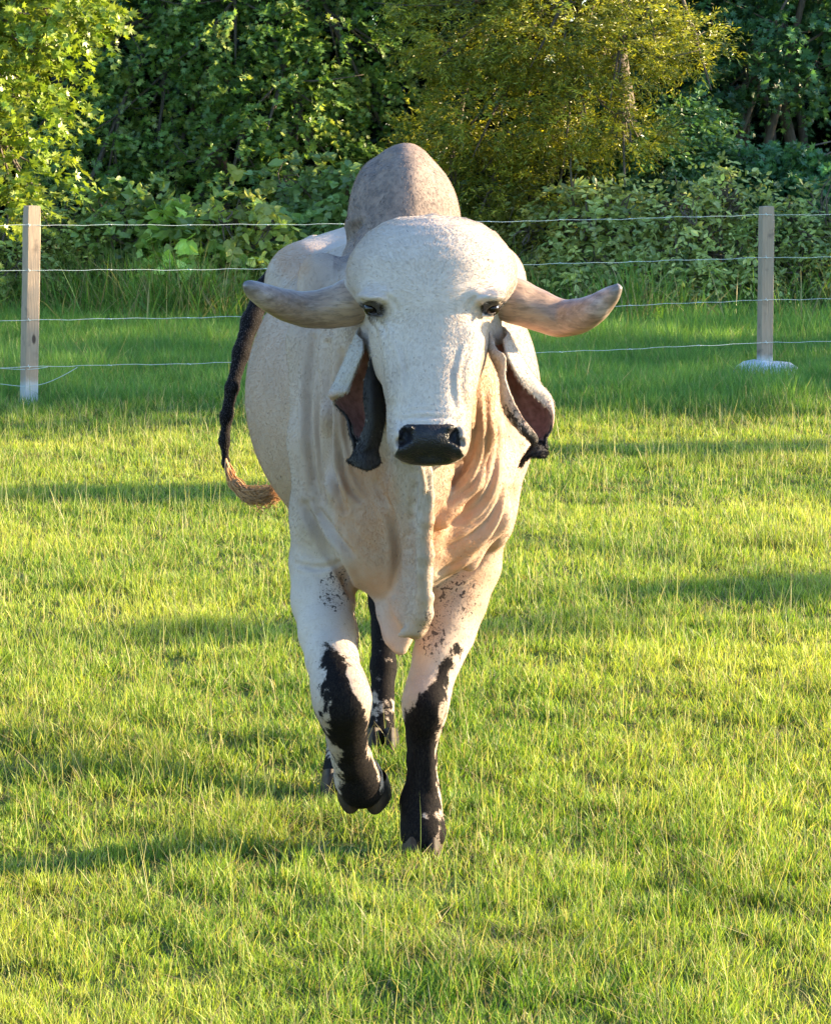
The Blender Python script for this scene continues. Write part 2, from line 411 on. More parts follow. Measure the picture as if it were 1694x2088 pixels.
# 2 big dark tree left of centre
plant('dark_broadleaf_tree', 'large dark green star leaved tree behind the fence left of the hump', 'tree', (-1.9, 30.6, 0),
      [([g(-1.9, 30.6), g(-1.95, 30.5, 1.5), g(-1.8, 30.4, 3.0), g(-1.7, 30.4, 4.5)], .17, .07), ([g(-1.5, 30.9), g(-1.2, 30.8, 1.5), g(-1.0, 30.6, 3.2)], .09, .04)],
      [E(250, 60, 29.6, .8, .5, .6), E(480, 60, 29.2, .75, .5, .6), E(700, 90, 29.4, .8, .5, .6), E(560, 210, 28.7, .6, .32, .5), E(330, 230, 29.3, .7, .35, .5), E(200, 330, 29.0, .6, .32, .5),
       E(480, 330, 28.7, .55, .28, .45), E(640, 320, 29, .5, .28, .4), E(320, 420, 29.3, .7, .3, .5), E(600, 420, 29.2, .5, .25, .4), E(760, 220, 29.6, .6, .4, .5), E(130, 200, 29.8, .7, .5, .5),
       E(400, -150, 29.8, 1.5, .7, 1.0), E(800, -180, 30, 1.3, .7, 1.0), E(200, -400, 30.5, 1.8, .9, 1.3), E(700, -480, 30.5, 1.8, .9, 1.3)],
      [dict(n=4200, per=12, tl=.32, s=.070, kind='star', cols=((0.093, 0.198, 0.051), (0.239, 0.365, 0.083)), droop=.6),
       dict(n=1500, per=10, tl=.28, s=.068, kind='star', cols=((0.294, 0.397, 0.097), (0.441, 0.518, 0.141)), droop=.6, shell=.8)])
# 3 yellow willow oak right of centre
plant('willow_oak_tree', 'golden lit fine leaved oak behind the bull right of the hump', 'tree', (1.9, 29.0, 0),
      [([g(1.9, 29.0), g(1.95, 28.9, 1.4), g(1.8, 28.9, 2.8), g(1.9, 28.8, 4.4)], .14, .06)],
      [E(960, 60, 27.70, .65, .45, .6), E(1120, 60, 27.50, .6, .42, .6), E(1260, 110, 27.40, .5, .3, .5), E(1010, 220, 27.70, .6, .4, .55), E(1160, 230, 27.60, .5, .35, .5), E(1330, 60, 27.50, .32, .25, .4),
       E(1000, 380, 28.00, .5, .4, .45), E(1120, 380, 28.00, .42, .4, .4), E(1270, 275, 27.50, .40, .15, .35), E(900, 320, 28.30, .4, .4, .4), E(1050, 470, 28.10, .42, .2, .4),
       E(1420, 90, 27.60, .25, .2, .25), E(1000, -200, 27.90, 1.2, .7, .9), E(1350, -170, 28.10, .9, .45, .8)],
      [dict(n=7000, per=16, tl=.22, s=.062, kind='narrow', cols=((.085, .13, .02), (.40, .39, .04)), droop=.25, shell=.72, flat=.4)])
# 4 maple upper right
plant('maple_tree', 'dark maple with bare crossing limbs at the upper right', 'tree', (4.0, 31.2, 0),
      [([g(3.1, 30.6), g(3.25, 30.5, 1.0), g(3.5, 30.4, 2.0), g(3.75, 30.3, 3.2)], .06, .03), ([g(4.0, 31.2), g(3.7, 31.1, 1.5), g(3.3, 31, 3.0)], .08, .04),
       ([g(2.9, 30.2), g(2.95, 30.2, 1.1), g(3.35, 30.1, 2.3)], .04, .02)],
      [E(1450, 30, 30.40, .6, .35, .5), E(1600, 60, 30.30, .6, .35, .5), E(1530, 160, 30.10, .5, .22, .4), E(1440, 200, 30.20, .35, .25, .35), E(1650, 150, 30.40, .4, .25, .4),
       E(1300, 190, 30.60, .5, .4, .4), E(1500, -200, 30.80, 1.4, .7, 1.0), E(1800, -100, 30.80, 1.2, .9, 1.0), E(1650, -450, 31.30, 1.8, .8, 1.2)],
      dict(n=2500, per=11, tl=.32, s=.085, kind='star', cols=((0.050, 0.140, 0.064), (0.120, 0.260, 0.100)), droop=.45))
plant('young_maple_tree', 'small shaded maple sapling just left of the right hand post', 'tree', (2.75, 29.0, 0),
      [([g(2.75, 29.0), g(2.7, 29, .8), g(2.6, 29, 1.6)], .035, .018)],
      [E(1330, 330, 28.4, .42, .3, .35), E(1440, 350, 28.6, .3, .35, .3), E(1410, 260, 28.6, .25, .2, .25), E(1290, 420, 28.5, .35, .25, .3)],
      dict(n=900, per=10, tl=.26, s=.075, kind='oval', cols=((0.060, 0.160, 0.070), (0.160, 0.300, 0.120)), droop=.5))
plant('young_maple_tree', 'small dark maple sapling at the right edge above the fence', 'tree', (4.4, 28.9, 0),
      [([g(4.4, 28.9), g(4.35, 28.9, .8), g(4.2, 28.9, 1.6)], .035, .018)],
      [E(1640, 370, 28.5, .45, .25, .35), E(1560, 340, 28.7, .25, .16, .25), E(1720, 420, 28.5, .5, .3, .4), E(1660, 450, 28.4, .4, .2, .3)],
      dict(n=900, per=10, tl=.26, s=.08, kind='star', cols=((0.050, 0.150, 0.070), (0.120, 0.280, 0.100)), droop=.5))
# understorey shrubs, one thing each
SH = [  # px, py, Y, rx, rz, kind, size, cols, label
 (20, 530, 27.4, .42, .38, 'oval', .07, ((0.165, 0.250, 0.084), (0.502, 0.580, 0.171)), 'mid green leafy shrub behind the left post'),
 (170, 520, 27.6, .45, .38, 'oval', .06, ((0.205, 0.273, 0.084), (0.554, 0.610, 0.171)), 'bushy shrub with small leaves just right of the left post'),
 (290, 500, 27.6, .42, .40, 'heart', .09, ((0.124, 0.225, 0.072), (0.402, 0.519, 0.153)), 'dark heart leaved shrub between the left post and the bull'),
 (390, 540, 27.2, .40, .42, 'heart', .12, ((0.205, 0.325, 0.084), (0.502, 0.671, 0.171)), 'bright broad leaved shrub left of the raised horn'),
 (470, 520, 27.3, .40, .40, 'heart', .10, ((0.246, 0.349, 0.098), (0.702, 0.730, 0.205)), 'pale green broad leaved shrub touching the rump'),
 (650, 420, 28.1, .35, .30, 'heart', .09, ((0.165, 0.273, 0.111), (0.402, 0.549, 0.205)), 'blue green shrub low behind the back of the bull'),
 (1090, 520, 27.7, .35, .40, 'oval', .065, ((0.165, 0.225, 0.055), (0.602, 0.519, 0.135)), 'olive shrub just right of the forehead'),
 (1190, 500, 27.4, .38, .42, 'oval', .085, ((0.205, 0.299, 0.098), (0.654, 0.671, 0.239)), 'shrub with drooping pale leaves above the right horn'),
 (1310, 500, 27.4, .42, .42, 'oval', .08, ((0.186, 0.273, 0.098), (0.602, 0.640, 0.239)), 'tall leafy weed shrub between the horn tip and the right post'),
 (1430, 490, 27.5, .42, .45, 'oval', .075, ((0.205, 0.299, 0.111), (0.654, 0.701, 0.239)), 'leafy shrub with upright shoots left of the right post'),
 (1590, 500, 27.6, .45, .40, 'oval', .07, ((0.186, 0.273, 0.098), (0.554, 0.610, 0.205)), 'low shrub right behind the right post'),
 (1720, 510, 27.6, .50, .42, 'oval', .07, ((0.165, 0.250, 0.084), (0.502, 0.580, 0.171)), 'low shrub at the right edge of the picture'),
 (860, 500, 28.4, .7, .5, 'oval', .07, ((0.124, 0.199, 0.055), (0.402, 0.396, 0.101)), 'dark shrub hidden mostly behind the hump'),
]
for px, py, Y, rx, rz, kd, sz, cols, lab in SH:
    c = P(px, py, Y)
    cl = [(c, (rx, .35, rz)), (c+np.array((-.15, -.1, -.30)), (rx*.9, .35, .3)), (c+np.array((.18, .05, rz*.75)), (rx*.45, .25, rz*.45)), (c+np.array((-.2, .05, rz*.6)), (rx*.4, .25, rz*.5))]
    for _ in range(4): cl.append((c+np.array((rng.uniform(-1, 1)*rx, rng.uniform(-.3, .1), rng.uniform(.1, .9)*rz)), (.09, .09, rng.uniform(.2, .42))))
    cl += [(c+np.array((rng.uniform(-1, 1)*rx, -.25, rng.uniform(-1.0, -.2)*rz)), (.16, .14, .16)) for _ in range(3)]
    plant('shrub', lab, 'shrub', (c[0], Y+.1, 0), [([g(c[0], Y+.1), g(c[0]+.05, Y+.1, .3), g(c[0], Y+.05, .6)], .02, .01), ([g(c[0]+.1, Y), g(c[0]+.2, Y, .6)], .015, .008)],
          cl, dict(n=int(300*(.075/sz)**1.2), per=9, tl=.28, s=sz*1.0, kind=kd, cols=cols, droop=.55, shell=.5), group='shrubs along the foot of the wood')
# the wood behind and to the right: one uncountable mass
def build_wood():
    cb = MB(); cl = []
    for i in range(230):
        x = rng.uniform(-15, 13); z = rng.uniform(.4, 7.5); y = rng.uniform(33.0, 37)
        cl.append(((x, y, z), (1.1, .9, .8)))
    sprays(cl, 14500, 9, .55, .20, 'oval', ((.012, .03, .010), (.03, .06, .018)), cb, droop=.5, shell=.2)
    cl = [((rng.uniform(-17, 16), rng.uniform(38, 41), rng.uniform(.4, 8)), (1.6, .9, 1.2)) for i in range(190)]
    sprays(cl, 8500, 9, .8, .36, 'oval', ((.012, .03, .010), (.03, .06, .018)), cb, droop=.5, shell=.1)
    cl = []
    for y in np.arange(20.3, 36, .9):      # the wood carries on round the right of the field; it is what shades the fence
        for k in range(3):
            top = 4.3+.8*fbm(np.array([y]), np.array([k*1.]), np.array([0.]), .6)[0]
            cl.append(((13+rng.normal(0, .5), y+1.3+rng.normal(0, .3), top*(.25+.3*k)), (1.0, .9, .95)))
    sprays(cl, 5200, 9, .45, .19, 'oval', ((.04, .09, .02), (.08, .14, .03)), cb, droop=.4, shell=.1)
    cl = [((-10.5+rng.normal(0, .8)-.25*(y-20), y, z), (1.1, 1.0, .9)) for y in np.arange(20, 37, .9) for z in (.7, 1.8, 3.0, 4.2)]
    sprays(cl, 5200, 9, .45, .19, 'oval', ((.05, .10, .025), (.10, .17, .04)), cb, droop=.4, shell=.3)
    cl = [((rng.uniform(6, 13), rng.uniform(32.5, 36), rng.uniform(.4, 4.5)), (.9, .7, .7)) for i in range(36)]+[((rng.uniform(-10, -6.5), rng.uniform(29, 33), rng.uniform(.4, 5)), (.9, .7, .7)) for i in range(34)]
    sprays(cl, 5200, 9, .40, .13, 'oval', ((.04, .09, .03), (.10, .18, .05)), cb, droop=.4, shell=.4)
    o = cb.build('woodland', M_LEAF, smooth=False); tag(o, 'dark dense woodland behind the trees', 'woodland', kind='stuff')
build_wood()
# trunks deep in the wood
for i, (px, Y, r) in enumerate([(1490, 32.4, .05), (1560, 33.0, .07), (1505, 31.4, .035), (1625, 33.6, .06)]):
    b = P(px, 560, Y); b[2] = 0
    mb = MB(); q = spline([b, b+np.array((.05, 0, 1.5)), b+np.array((.22*(-1)**i, 0, 3.2)), b+np.array((.1, 0, 5.5))], 14); mb.tube(q, np.linspace(r, r*.5, 14), 8)
    o = mb.build('tree_trunk', M_BARK)
    tag(o, 'slender bare trunk in the dark of the wood, ' + ['nearest to the maple limbs', 'second from the right', 'the thinnest of them', 'furthest right'][i], 'tree', 'bare trunks deep in the wood')
# added unseen tree on the right; clumps placed so their shade streaks the pasture
def build_shade_caster_tree():
    T = math.tan(SUN_EL); cl = []
    for (x, y, ln, r) in [(-1.4, 14.6, .5, .16), (-.5, 10.6, .3, .07), (1.5, 11.6, .5, .13), (1.2, 16.6, .7, .16)]:
        X = 15+rng.uniform(-1, 1); cl.append(((X, y+(X-x)*math.tan(SUN_AZ), (X-x)*T/math.cos(SUN_AZ)), (.35, r, r*.8)))
    plant('shade_caster_tree', 'unseen tree added right of the frame to streak the pasture with shade', 'tree', (15.5, 13.4, 0),
          [([g(15.5, 13.4), g(15.4, 13.4, 1.6), g(15.3, 13.4, 3.4)], .16, .06)], cl, dict(n=420, per=8, tl=.25, s=.13, kind='oval', cols=((.04, .09, .02), (.08, .14, .03)), shell=.1))
build_shade_caster_tree()

# ------------------------------------------------------------------ fence
def box_post(b, t, w, d, yaw):
    """slightly weathered square post, bevelled edges and uneven top"""
    b = np.array(b); t = np.array(t); n = 12; V = []
    c, s = math.cos(yaw), math.sin(yaw); bv = .005
    prof = [(-w/2+bv, -d/2), (w/2-bv, -d/2), (w/2, -d/2+bv), (w/2, d/2-bv), (w/2-bv, d/2), (-w/2+bv, d/2), (-w/2, d/2-bv), (-w/2, -d/2+bv)]
    for i in range(n+1):
        p = b+(t-b)*i/n; k = 1 if i < n else .94
        for (x, y) in prof: V.append(p+np.array(((x*c-y*s)*k+rng.normal(0, .0008), (x*s+y*c)*k+rng.normal(0, .0008), 0)))
    Q = [(i*8+j, i*8+(j+1) % 8, i*8+8+(j+1) % 8, i*8+8+j) for i in range(n) for j in range(8)]
    V.append(t+np.array((0, 0, .004))); T = [(n*8+j, n*8+(j+1) % 8, len(V)-1) for j in range(8)]
    return np.array(V), np.array(Q), np.array(T)
def build_fence():
    YL, YR = 19.45, 21.6
    bl, tl = P(59, 822, YL), P(66, 420, YL); br, tr = P(1558, 770, YR), P(1562, 421, YR)
    root = empty('wire_fence', (float(bl[0]), float(bl[1]), 0), 'wire fence with square timber posts running across the field behind the bull', 'fence')
    WD = wood_mat(); WR = simple('galvanised_wire', (.62, .68, .64), .5, .1); CO = simple('cement', (.46, .48, .52), .9, 0, 18, (.62, .63, .66), .02)
    dv = (br-bl); posts = [(bl-dv*1.0, tl-dv*1.0), (bl, tl), (br, tr), (br+dv, tr+dv)]
    yaw = math.atan2(dv[1], dv[0])-.0
    for i, (b, t) in enumerate(posts):
        b = b.copy(); b[2] = -.05; ya = yaw+(.08 if i == 1 else -.50)
        V, Q, T = box_post(b, t, .088, .088, ya if i in (1,) else R(14))
        o = npmesh('post', V, [Q, T], WD, root, smooth=False)
        if i == 1: o['label'] = 'left timber post with a pale cement smeared foot'
        if i == 2: o['label'] = 'right timber post standing in a lump of cement'
    # strands run in front of the posts
    yl = [458, 550, 651, 746]; yr = [437, 524, 610, 697]; off = np.array((0, -.052, 0))
    for k in range(4):
        a = P(62, yl[k], YL)+off; b = P(1560, yr[k], YR)+off; d = b-a
        A = a-d; B = b+d
        q = []
        for s in range(3):
            p0 = [A, a, b][s]; p1 = [a, b, B][s]
            m = 60
            for j in range(m+(s == 2)):
                t = j/m; p = p0+(p1-p0)*t; p = p.copy(); p[2] -= .028*4*t*(1-t)*.8 + .0025*math.sin(j*1.9+k)+.002*math.sin(j*.7); q.append(p)
        V1, Q1, T1 = tube(np.array(q), .0017, 6)
        mb = MB().add(V1, Q1, T1)
        for j in range(6, len(q), 6):        # twisted joints on the strand
            c = q[j]; mb.tube([c+np.array((-.012, 0, .002)), c+np.array((.012, 0, -.002))], .0028, 6)
        mb.build('wire', WR, root)
    for i, (bp, tp, ys, YY) in enumerate(((bl, tl, yl, YL), (br, tr, yr, YR))):
        for k in range(4):
            c = P(62 if i == 0 else 1560, ys[k], YY)+off
            MB().tube([c+np.array((-.004, .012, .012)), c+np.array((-.003, -.006, .008)), c+np.array((.003, -.006, -.008)), c+np.array((.004, .012, -.012))], .0018, 6).build('staple', WR, root)
    lw = spline([P(160, 748, YL)+off, P(130, 765, YL)+off, P(95, 780, YL)+off, P(60, 786, YL)+off, P(25, 784, YL)+off, P(-30, 776, YL)+off, P(-160, 752, YL-.2)+off], 40)
    o = MB().tube(lw, .0018, 6).build('wire', WR, root); o['label'] = 'loose end of wire sagging below the lowest strand'
    lw = spline([P(100, 747, YL)+off, P(60, 752, YL)+off, P(10, 750, YL)+off, P(-60, 745, YL)+off], 20)
    MB().tube(lw, .0018, 6).build('wire', WR, root)
    # cement lump
    c = P(1556, 768, YR); n = 26; V = []; Q = []
    rings = [(1.12, -.06), (.98, -.012), (.80, .010), (.45, .026), (.0, .034)]
    for r, z in rings:
        for j in range(n):
            a = j/n*2*math.pi; rr = r*(.19+.03*math.sin(a*3+1)+.018*math.sin(a*7))
            V.append((c[0]+rr*math.cos(a), c[1]+rr*.75*math.sin(a), z+.024*vnoise(np.array([rr*30*math.cos(a)+5]), np.array([rr*30*math.sin(a)+5]), np.array([1.]))[0]))
    for i in range(len(rings)-1):
        for j in range(n): Q.append((i*n+j, i*n+(j+1) % n, (i+1)*n+(j+1) % n, (i+1)*n+j))
    npmesh('footing', np.array(V)*np.array((1, 1, 1))+np.array((0, -.05, .075)), np.array(Q), CO, root)
build_fence()


# ------------------------------------------------------------------ the bull: one continuous body grown from a distance field
BX0, BX1, BZ0, BZ1 = -.66, .56, -.01, 1.76
def axis_steps(a, b, h): return np.arange(a, b, h)
gx = np.arange(BX0, BX1, .0055)
gy = np.concatenate([np.arange(6.68, 7.62, .0055), np.arange(7.62, 9.5, .011)])
gzv = np.arange(BZ0, BZ1, .0055)
FLD = np.full((len(gx), len(gy), len(gzv)), .25, np.float32)
def box(lo, hi):
    a = [np.searchsorted(g_, l) for g_, l in zip((gx, gy, gzv), lo)]
    b = [max(np.searchsorted(g_, h), s_+1) for g_, h, s_ in zip((gx, gy, gzv), hi, a)]
    sl = tuple(slice(s, e) for s, e in zip(a, b))
    return sl, gx[sl[0]][:, None, None].astype(np.float32), gy[sl[1]][None, :, None].astype(np.float32), gzv[sl[2]][None, None, :].astype(np.float32)
def smin(a, b, k):
    h = np.maximum(k-np.abs(a-b), 0)/k
    return np.minimum(a, b)-h*h*k*.25
def smax(a, b, k): return -smin(-a, -b, k)
def add(sl, d, k): FLD[sl] = smin(FLD[sl], d, k)
def ell(c, r, k=.04, rot=None):
    c = np.array(c, float); r = np.array(r, float); m = (r.max() if rot is not None else r)+k+.03
    sl, x, y, z = box(c-m, c+m); x = x-c[0]; y = y-c[1]; z = z-c[2]
    if rot is not None:
        M = rot; X = M[0][0]*x+M[1][0]*y+M[2][0]*z; Yy = M[0][1]*x+M[1][1]*y+M[2][1]*z; Z = M[0][2]*x+M[1][2]*y+M[2][2]*z; x, y, z = X, Yy, Z
    k0 = np.sqrt((x/r[0])**2+(y/r[1])**2+(z/r[2])**2); k1 = np.sqrt((x/r[0]**2)**2+(y/r[1]**2)**2+(z/r[2]**2)**2)
    return sl, k0*(k0-1)/(k1+1e-6), k
def ellA(*a, **kw): sl, d, k = ell(*a, **kw); add(sl, d, k)
def ellS(c, r, k=.01, rot=None):   # carve
    sl, d, k = ell(c, r, k, rot); FLD[sl] = smax(FLD[sl], -d, k)
def cap(a, b, ra, rb, k=.03, sx=1.0):
    """tapered capsule; sx < 1 narrows it sideways"""
    a = np.array(a, float); b = np.array(b, float); m = max(ra, rb)*1.2+k+.03
    sl, x, y, z = box(np.minimum(a, b)-m, np.maximum(a, b)+m)
    ab = b-a; L = (ab**2).sum()+1e-9
    t = np.clip(((x-a[0])*ab[0]+(y-a[1])*ab[1]+(z-a[2])*ab[2])/L, 0, 1)
    d = np.sqrt(((x-a[0]-t*ab[0])/sx)**2+(y-a[1]-t*ab[1])**2+(z-a[2]-t*ab[2])**2)-(ra+(rb-ra)*t)
    add(sl, d, k)
def chain(pts, k=.03, sx=1.0):
    """pts: (point, radius)"""
    for (p, r), (q, s) in zip(pts[:-1], pts[1:]): cap(p, q, r, s, k, sx)
def pr(px, py, Y, r): return (P(px, py, Y), PR(r, Y))

# trunk
ellA((-.06, 8.42, 1.02), (.395, .68, .425), .035)
ellA((-.04, 8.1, 1.05), (.27, .6, .38), .05)
ellA((-.055, 8.86, 1.10), (.365, .42, .345), .06)
ellA((-.30, 8.75, 1.31), (.115, .22, .11), .10); ellA((.19, 8.75, 1.31), (.115, .22, .11), .10)
ellA((-.05, 8.95, 1.37), (.20, .35, .09), .10)
ellA((-.035, 7.70, 1.04), (.272, .42, .43), .07)
ellA((-.03, 7.60, .88), (.245, .25, .29), .05)
# hump
ellA((-.035, 7.85, 1.42), (.138, .25, .255), .05)
ellA((-.022, 7.80, 1.57), (.075, .15, .122), .05)
ellA((-.105, 7.83, 1.55), (.045, .12, .085), .05)
ellA((.035, 7.82, 1.50), (.07, .14, .12), .05)
# neck
chain([((-.02, 7.75, 1.25), .19), ((.01, 7.42, 1.26), .19), ((.03, 7.24, 1.30), .155)], .07)
chain([((-.01, 7.65, 1.05), .22), ((.03, 7.30, 1.10), .14)], .07)
# neck muscle and skin folds either side
chain([pr(655, 560, 7.62, 45), pr(640, 700, 7.56, 46), pr(648, 900, 7.50, 50), pr(655, 1060, 7.5, 60)], .05)
chain([pr(1010, 640, 7.60, 50), pr(1035, 780, 7.56, 50), pr(1020, 920, 7.52, 52), pr(985, 1060, 7.52, 60)], .05)
chain([pr(720, 700, 7.38, 30), pr(700, 850, 7.36, 28), pr(705, 1000, 7.36, 30), pr(740, 1110, 7.38, 40)], .035)
chain([pr(975, 780, 7.28, 28), pr(985, 880, 7.26, 24), pr(960, 980, 7.28, 20), pr(905, 1060, 7.26, 16)], .03)
chain([pr(1005, 880, 7.39, 24), pr(990, 980, 7.38, 24), pr(940, 1080, 7.37, 26)], .07)
chain([pr(1015, 960, 7.43, 20), pr(1000, 1050, 7.42, 22), pr(950, 1140, 7.41, 26)], .07)
# brisket
ellA(P(800, 1080, 7.42), (.155, .14, .16), .05)
chain([pr(790, 1080, 7.40, 70), pr(800, 1170, 7.42, 52)], .04)
# dewlap: edge and web
edge = [(868, 958, 6.99, 11), (866, 1020, 7.02, 13), (864, 1080, 7.05, 14), (866, 1140, 7.08, 15), (862, 1200, 7.11, 18), (856, 1250, 7.13, 24), (848, 1282, 7.15, 20)]
back = [(860, 920, 7.22, 26), (852, 1000, 7.26, 22), (842, 1070, 7.32, 22), (834, 1130, 7.34, 22), (826, 1180, 7.36, 22), (820, 1215, 7.36, 20), (816, 1240, 7.36, 18)]
for i in range(13):
    t = i/2; a = min(int(t), 5); u = t-a
    e = [edge[a][j]*(1-u)+edge[a+1][j]*u for j in range(4)]; b = [back[a][j]*(1-u)+back[a+1][j]*u for j in range(4)]
    cap(P(*e[:3]), P(*b[:3]), PR(e[3], 7), PR(b[3], 7), .022)
chain([pr(*e) for e in edge], .010)
chain([pr(876, 965, 6.985, 6), pr(876, 1010, 7.0, 9), pr(871, 1060, 7.02, 14), pr(868, 1085, 7.03, 12), pr(869, 1130, 7.045, 16), pr(864, 1165, 7.06, 14), pr(866, 1215, 7.08, 18), pr(862, 1250, 7.10, 21), pr(850, 1280, 7.12, 18), pr(826, 1290, 7.13, 9), pr(814, 1296, 7.14, 5)], .008)
chain([pr(858, 955, 6.97, 6), pr(866, 1000, 6.98, 6)], .008)
chain([pr(798, 1190, 7.42, 34), pr(800, 1250, 7.40, 26), pr(808, 1295, 7.38, 22), pr(816, 1322, 7.36, 15)], .03)
chain([pr(820, 1180, 7.40, 30), pr(832, 1260, 7.36, 16), pr(830, 1300, 7.36, 10)], .025)
# throat from the jaw to the chest
chain([pr(870, 860, 7.12, 62), pr(860, 960, 7.20, 52), pr(835, 1060, 7.34, 60)], .05)

# head: superellipse sections down the face
HS = [(446, 0, 7.10, 7.25), (449, 62, 7.06, 7.27), (462, 100, 7.01, 7.31), (482, 132, 6.985, 7.34), (505, 150, 6.965, 7.36), (530, 166, 6.95, 7.38), (560, 171, 6.94, 7.40), (590, 163, 6.93, 7.40), (612, 145, 6.925, 7.39),
      (640, 130, 6.92, 7.37), (670, 122, 6.91, 7.34), (700, 115, 6.90, 7.30), (740, 106, 6.885, 7.25), (780, 98, 6.87, 7.19), (830, 87, 6.85, 7.10), (865, 84, 6.835, 7.03), (895, 83, 6.83, 6.99), (920, 74, 6.84, 6.97), (936, 58, 6.855, 6.96), (948, 36, 6.87, 6.95), (954, 0, 6.91, 6.92)]
hz = np.array([P(880, s[0], 6.95)[2] for s in HS]); hw = np.array([PR(s[1], 6.98) for s in HS]); hf = np.array([s[2] for s in HS]); hb = np.array([s[3] for s in HS])
HCX = np.interp(np.arange(440, 960, 1.), [440, 560, 700, 880, 960], [882, 880, 878, 874, 874])
sl, x, y, z = box((-.2, 6.7, 1.0), (.3, 7.5, 1.6))
o_ = np.argsort(hz); zz = z.ravel()
from_z = lambda arr: np.interp(zz, hz[o_], np.array(arr)[o_])[None, None, :].astype(np.float32)
w_ = np.maximum(from_z(hw), 1e-3); f_ = from_z(hf); b_ = from_z(hb); cy_ = (f_+b_)/2; dd_ = np.maximum((b_-f_)/2, 1e-3)
cxs = from_z([ (np.interp(s[0], [440, 560, 700, 880, 960], [881, 880, 878, 874, 874])-847)*6.98*1.008/FPX for s in HS])
p_ = 2.6
q_ = (np.abs((x-cxs)/w_)**p_+np.abs((y-cy_)/dd_)**2.5)**(1/2.55)
dz = np.maximum(z-hz.max(), 0)+np.maximum(hz.min()-z, 0)
d_ = (q_-1)*np.minimum(w_, dd_)+dz
add(sl, d_.astype(np.float32), .035)
# poll dome, cheeks, brows, jaw
ellA(P(880, 562, 7.10), (PR(166, 7.1), .13, PR(104, 7.1)), .03)
ellA(P(760, 598, 7.02), (.022, .05, .018), .03); ellA(P(1002, 598, 7.02), (.022, .05, .018), .03)
ellA(P(800, 715, 7.12), (.05, .09, .075), .04); ellA(P(940, 715, 7.12), (.05, .09, .075), .04)

chain([pr(800, 690, 6.955, 10), pr(812, 800, 6.91, 9)], .04); chain([pr(955, 690, 6.95, 10), pr(940, 800, 6.91, 9)], .04)
# muzzle: nose pad, nostril wings, lower lip
ellA(P(876, 890, 6.87), (PR(66, 6.9), .058, PR(34, 6.9)), .025)
for sg_ in (-1, 1): chain([pr(876+sg_*38, 872, 6.822, 6), pr(876+sg_*56, 876, 6.832, 7), pr(876+sg_*64, 896, 6.845, 8)], .008)
ellA(P(820, 905, 6.855), (.021, .035, .034), .02); ellA(P(934, 905, 6.855), (.021, .035, .034), .02)
ellA(P(876, 936, 6.885), (PR(46, 6.9), .045, PR(13, 6.9)), .006)
for sgn, px in ((-1, 826), (1, 929)):
    M = Matrix.Rotation(R(sgn*32), 3, 'Y'); Mx = np.array(M)
    ellS(P(px, 885, 6.815), (.0115, .036, .023), .006, Mx)
    ellS(P(px+sgn*9, 902, 6.82), (.014, .03, .010), .006, Mx)
ellS(P(876, 932, 6.81), (PR(66, 6.9), .028, .0030), .004)
# eye sockets and lids
for sgn, px, py in ((-1, 757, 628), (1, 1003, 628)):
    ellS(P(px, py, 6.935), (.025, .035, .015), .014, np.array(Matrix.Rotation(R(-sgn*35), 3, 'Y')))
    chain([pr(px-sgn*20, py+13, 6.962, 3.5), pr(px-sgn*9, py-7, 6.952, 5), pr(px+sgn*5, py-13, 6.960, 5), pr(px+sgn*16, py-9, 6.985, 3.5)], .008)
    chain([pr(px-sgn*21, py+17, 6.955, 2.5), pr(px-sgn*4, py+15, 6.955, 3), pr(px+sgn*12, py+5, 6.975, 3)], .008)
    ellA(P(px-sgn*4, py-24, 6.955), (.034, .032, .010), .022)
# horn roots
cap(P(765, 600, 7.17), P(705, 612, 7.17), .042, .044, .03); cap(P(1000, 598, 7.17), P(1056, 612, 7.17), .042, .044, .03)
# ear roots
cap(P(775, 670, 7.16), P(742, 690, 7.17), .032, .02, .03); cap(P(985, 665, 7.16), P(1015, 685, 7.17), .032, .02, .03)

# front legs
chain([pr(945, 1040, 7.62, 95), pr(950, 1150, 7.60, 66), pr(930, 1225, 7.57, 57), pr(910, 1290, 7.53, 52), pr(891, 1340, 7.49, 45), pr(876, 1395, 7.46, 41)], .035)
chain([pr(868, 1430, 7.435, 42), pr(866, 1462, 7.43, 38), pr(861, 1500, 7.45, 30), pr(860, 1550, 7.45, 27.5), pr(861, 1600, 7.45, 29), pr(857, 1636, 7.45, 39), pr(860, 1662, 7.44, 35), pr(862, 1690, 7.42, 42), pr(863, 1704, 7.41, 44)], .025)
ellA(P(868, 1430, 7.41), (PR(40, 7.4), .045, PR(36, 7.4)), .02)
chain([pr(876, 1395, 7.46, 41), pr(868, 1430, 7.435, 42)], .03)
ellA(P(850, 1452, 7.40), (.016, .02, .022), .015); ellA(P(884, 1452, 7.40), (.016, .02, .022), .015)
chain([pr(850, 1500, 7.42, 9), pr(848, 1600, 7.42, 9)], .015); chain([pr(872, 1500, 7.42, 9), pr(876, 1600, 7.42, 9)], .015)
ellA(P(682, 1450, 7.19), (.016, .02, .020), .015); ellA(P(720, 1448, 7.185), (.016, .02, .020), .015)
chain([pr(700, 1490, 7.245, 9), pr(712, 1560, 7.32, 9)], .015)
ellA(P(838, 1668, 7.50), (.014, .02, .016), .012); ellA(P(880, 1668, 7.50), (.014, .02, .016), .012)
chain([pr(665, 1040, 7.55, 72), pr(658, 1150, 7.53, 62), pr(658, 1225, 7.48, 59), pr(667, 1290, 7.40, 53), pr(678, 1345, 7.32, 48), pr(690, 1395, 7.24, 50)], .035)
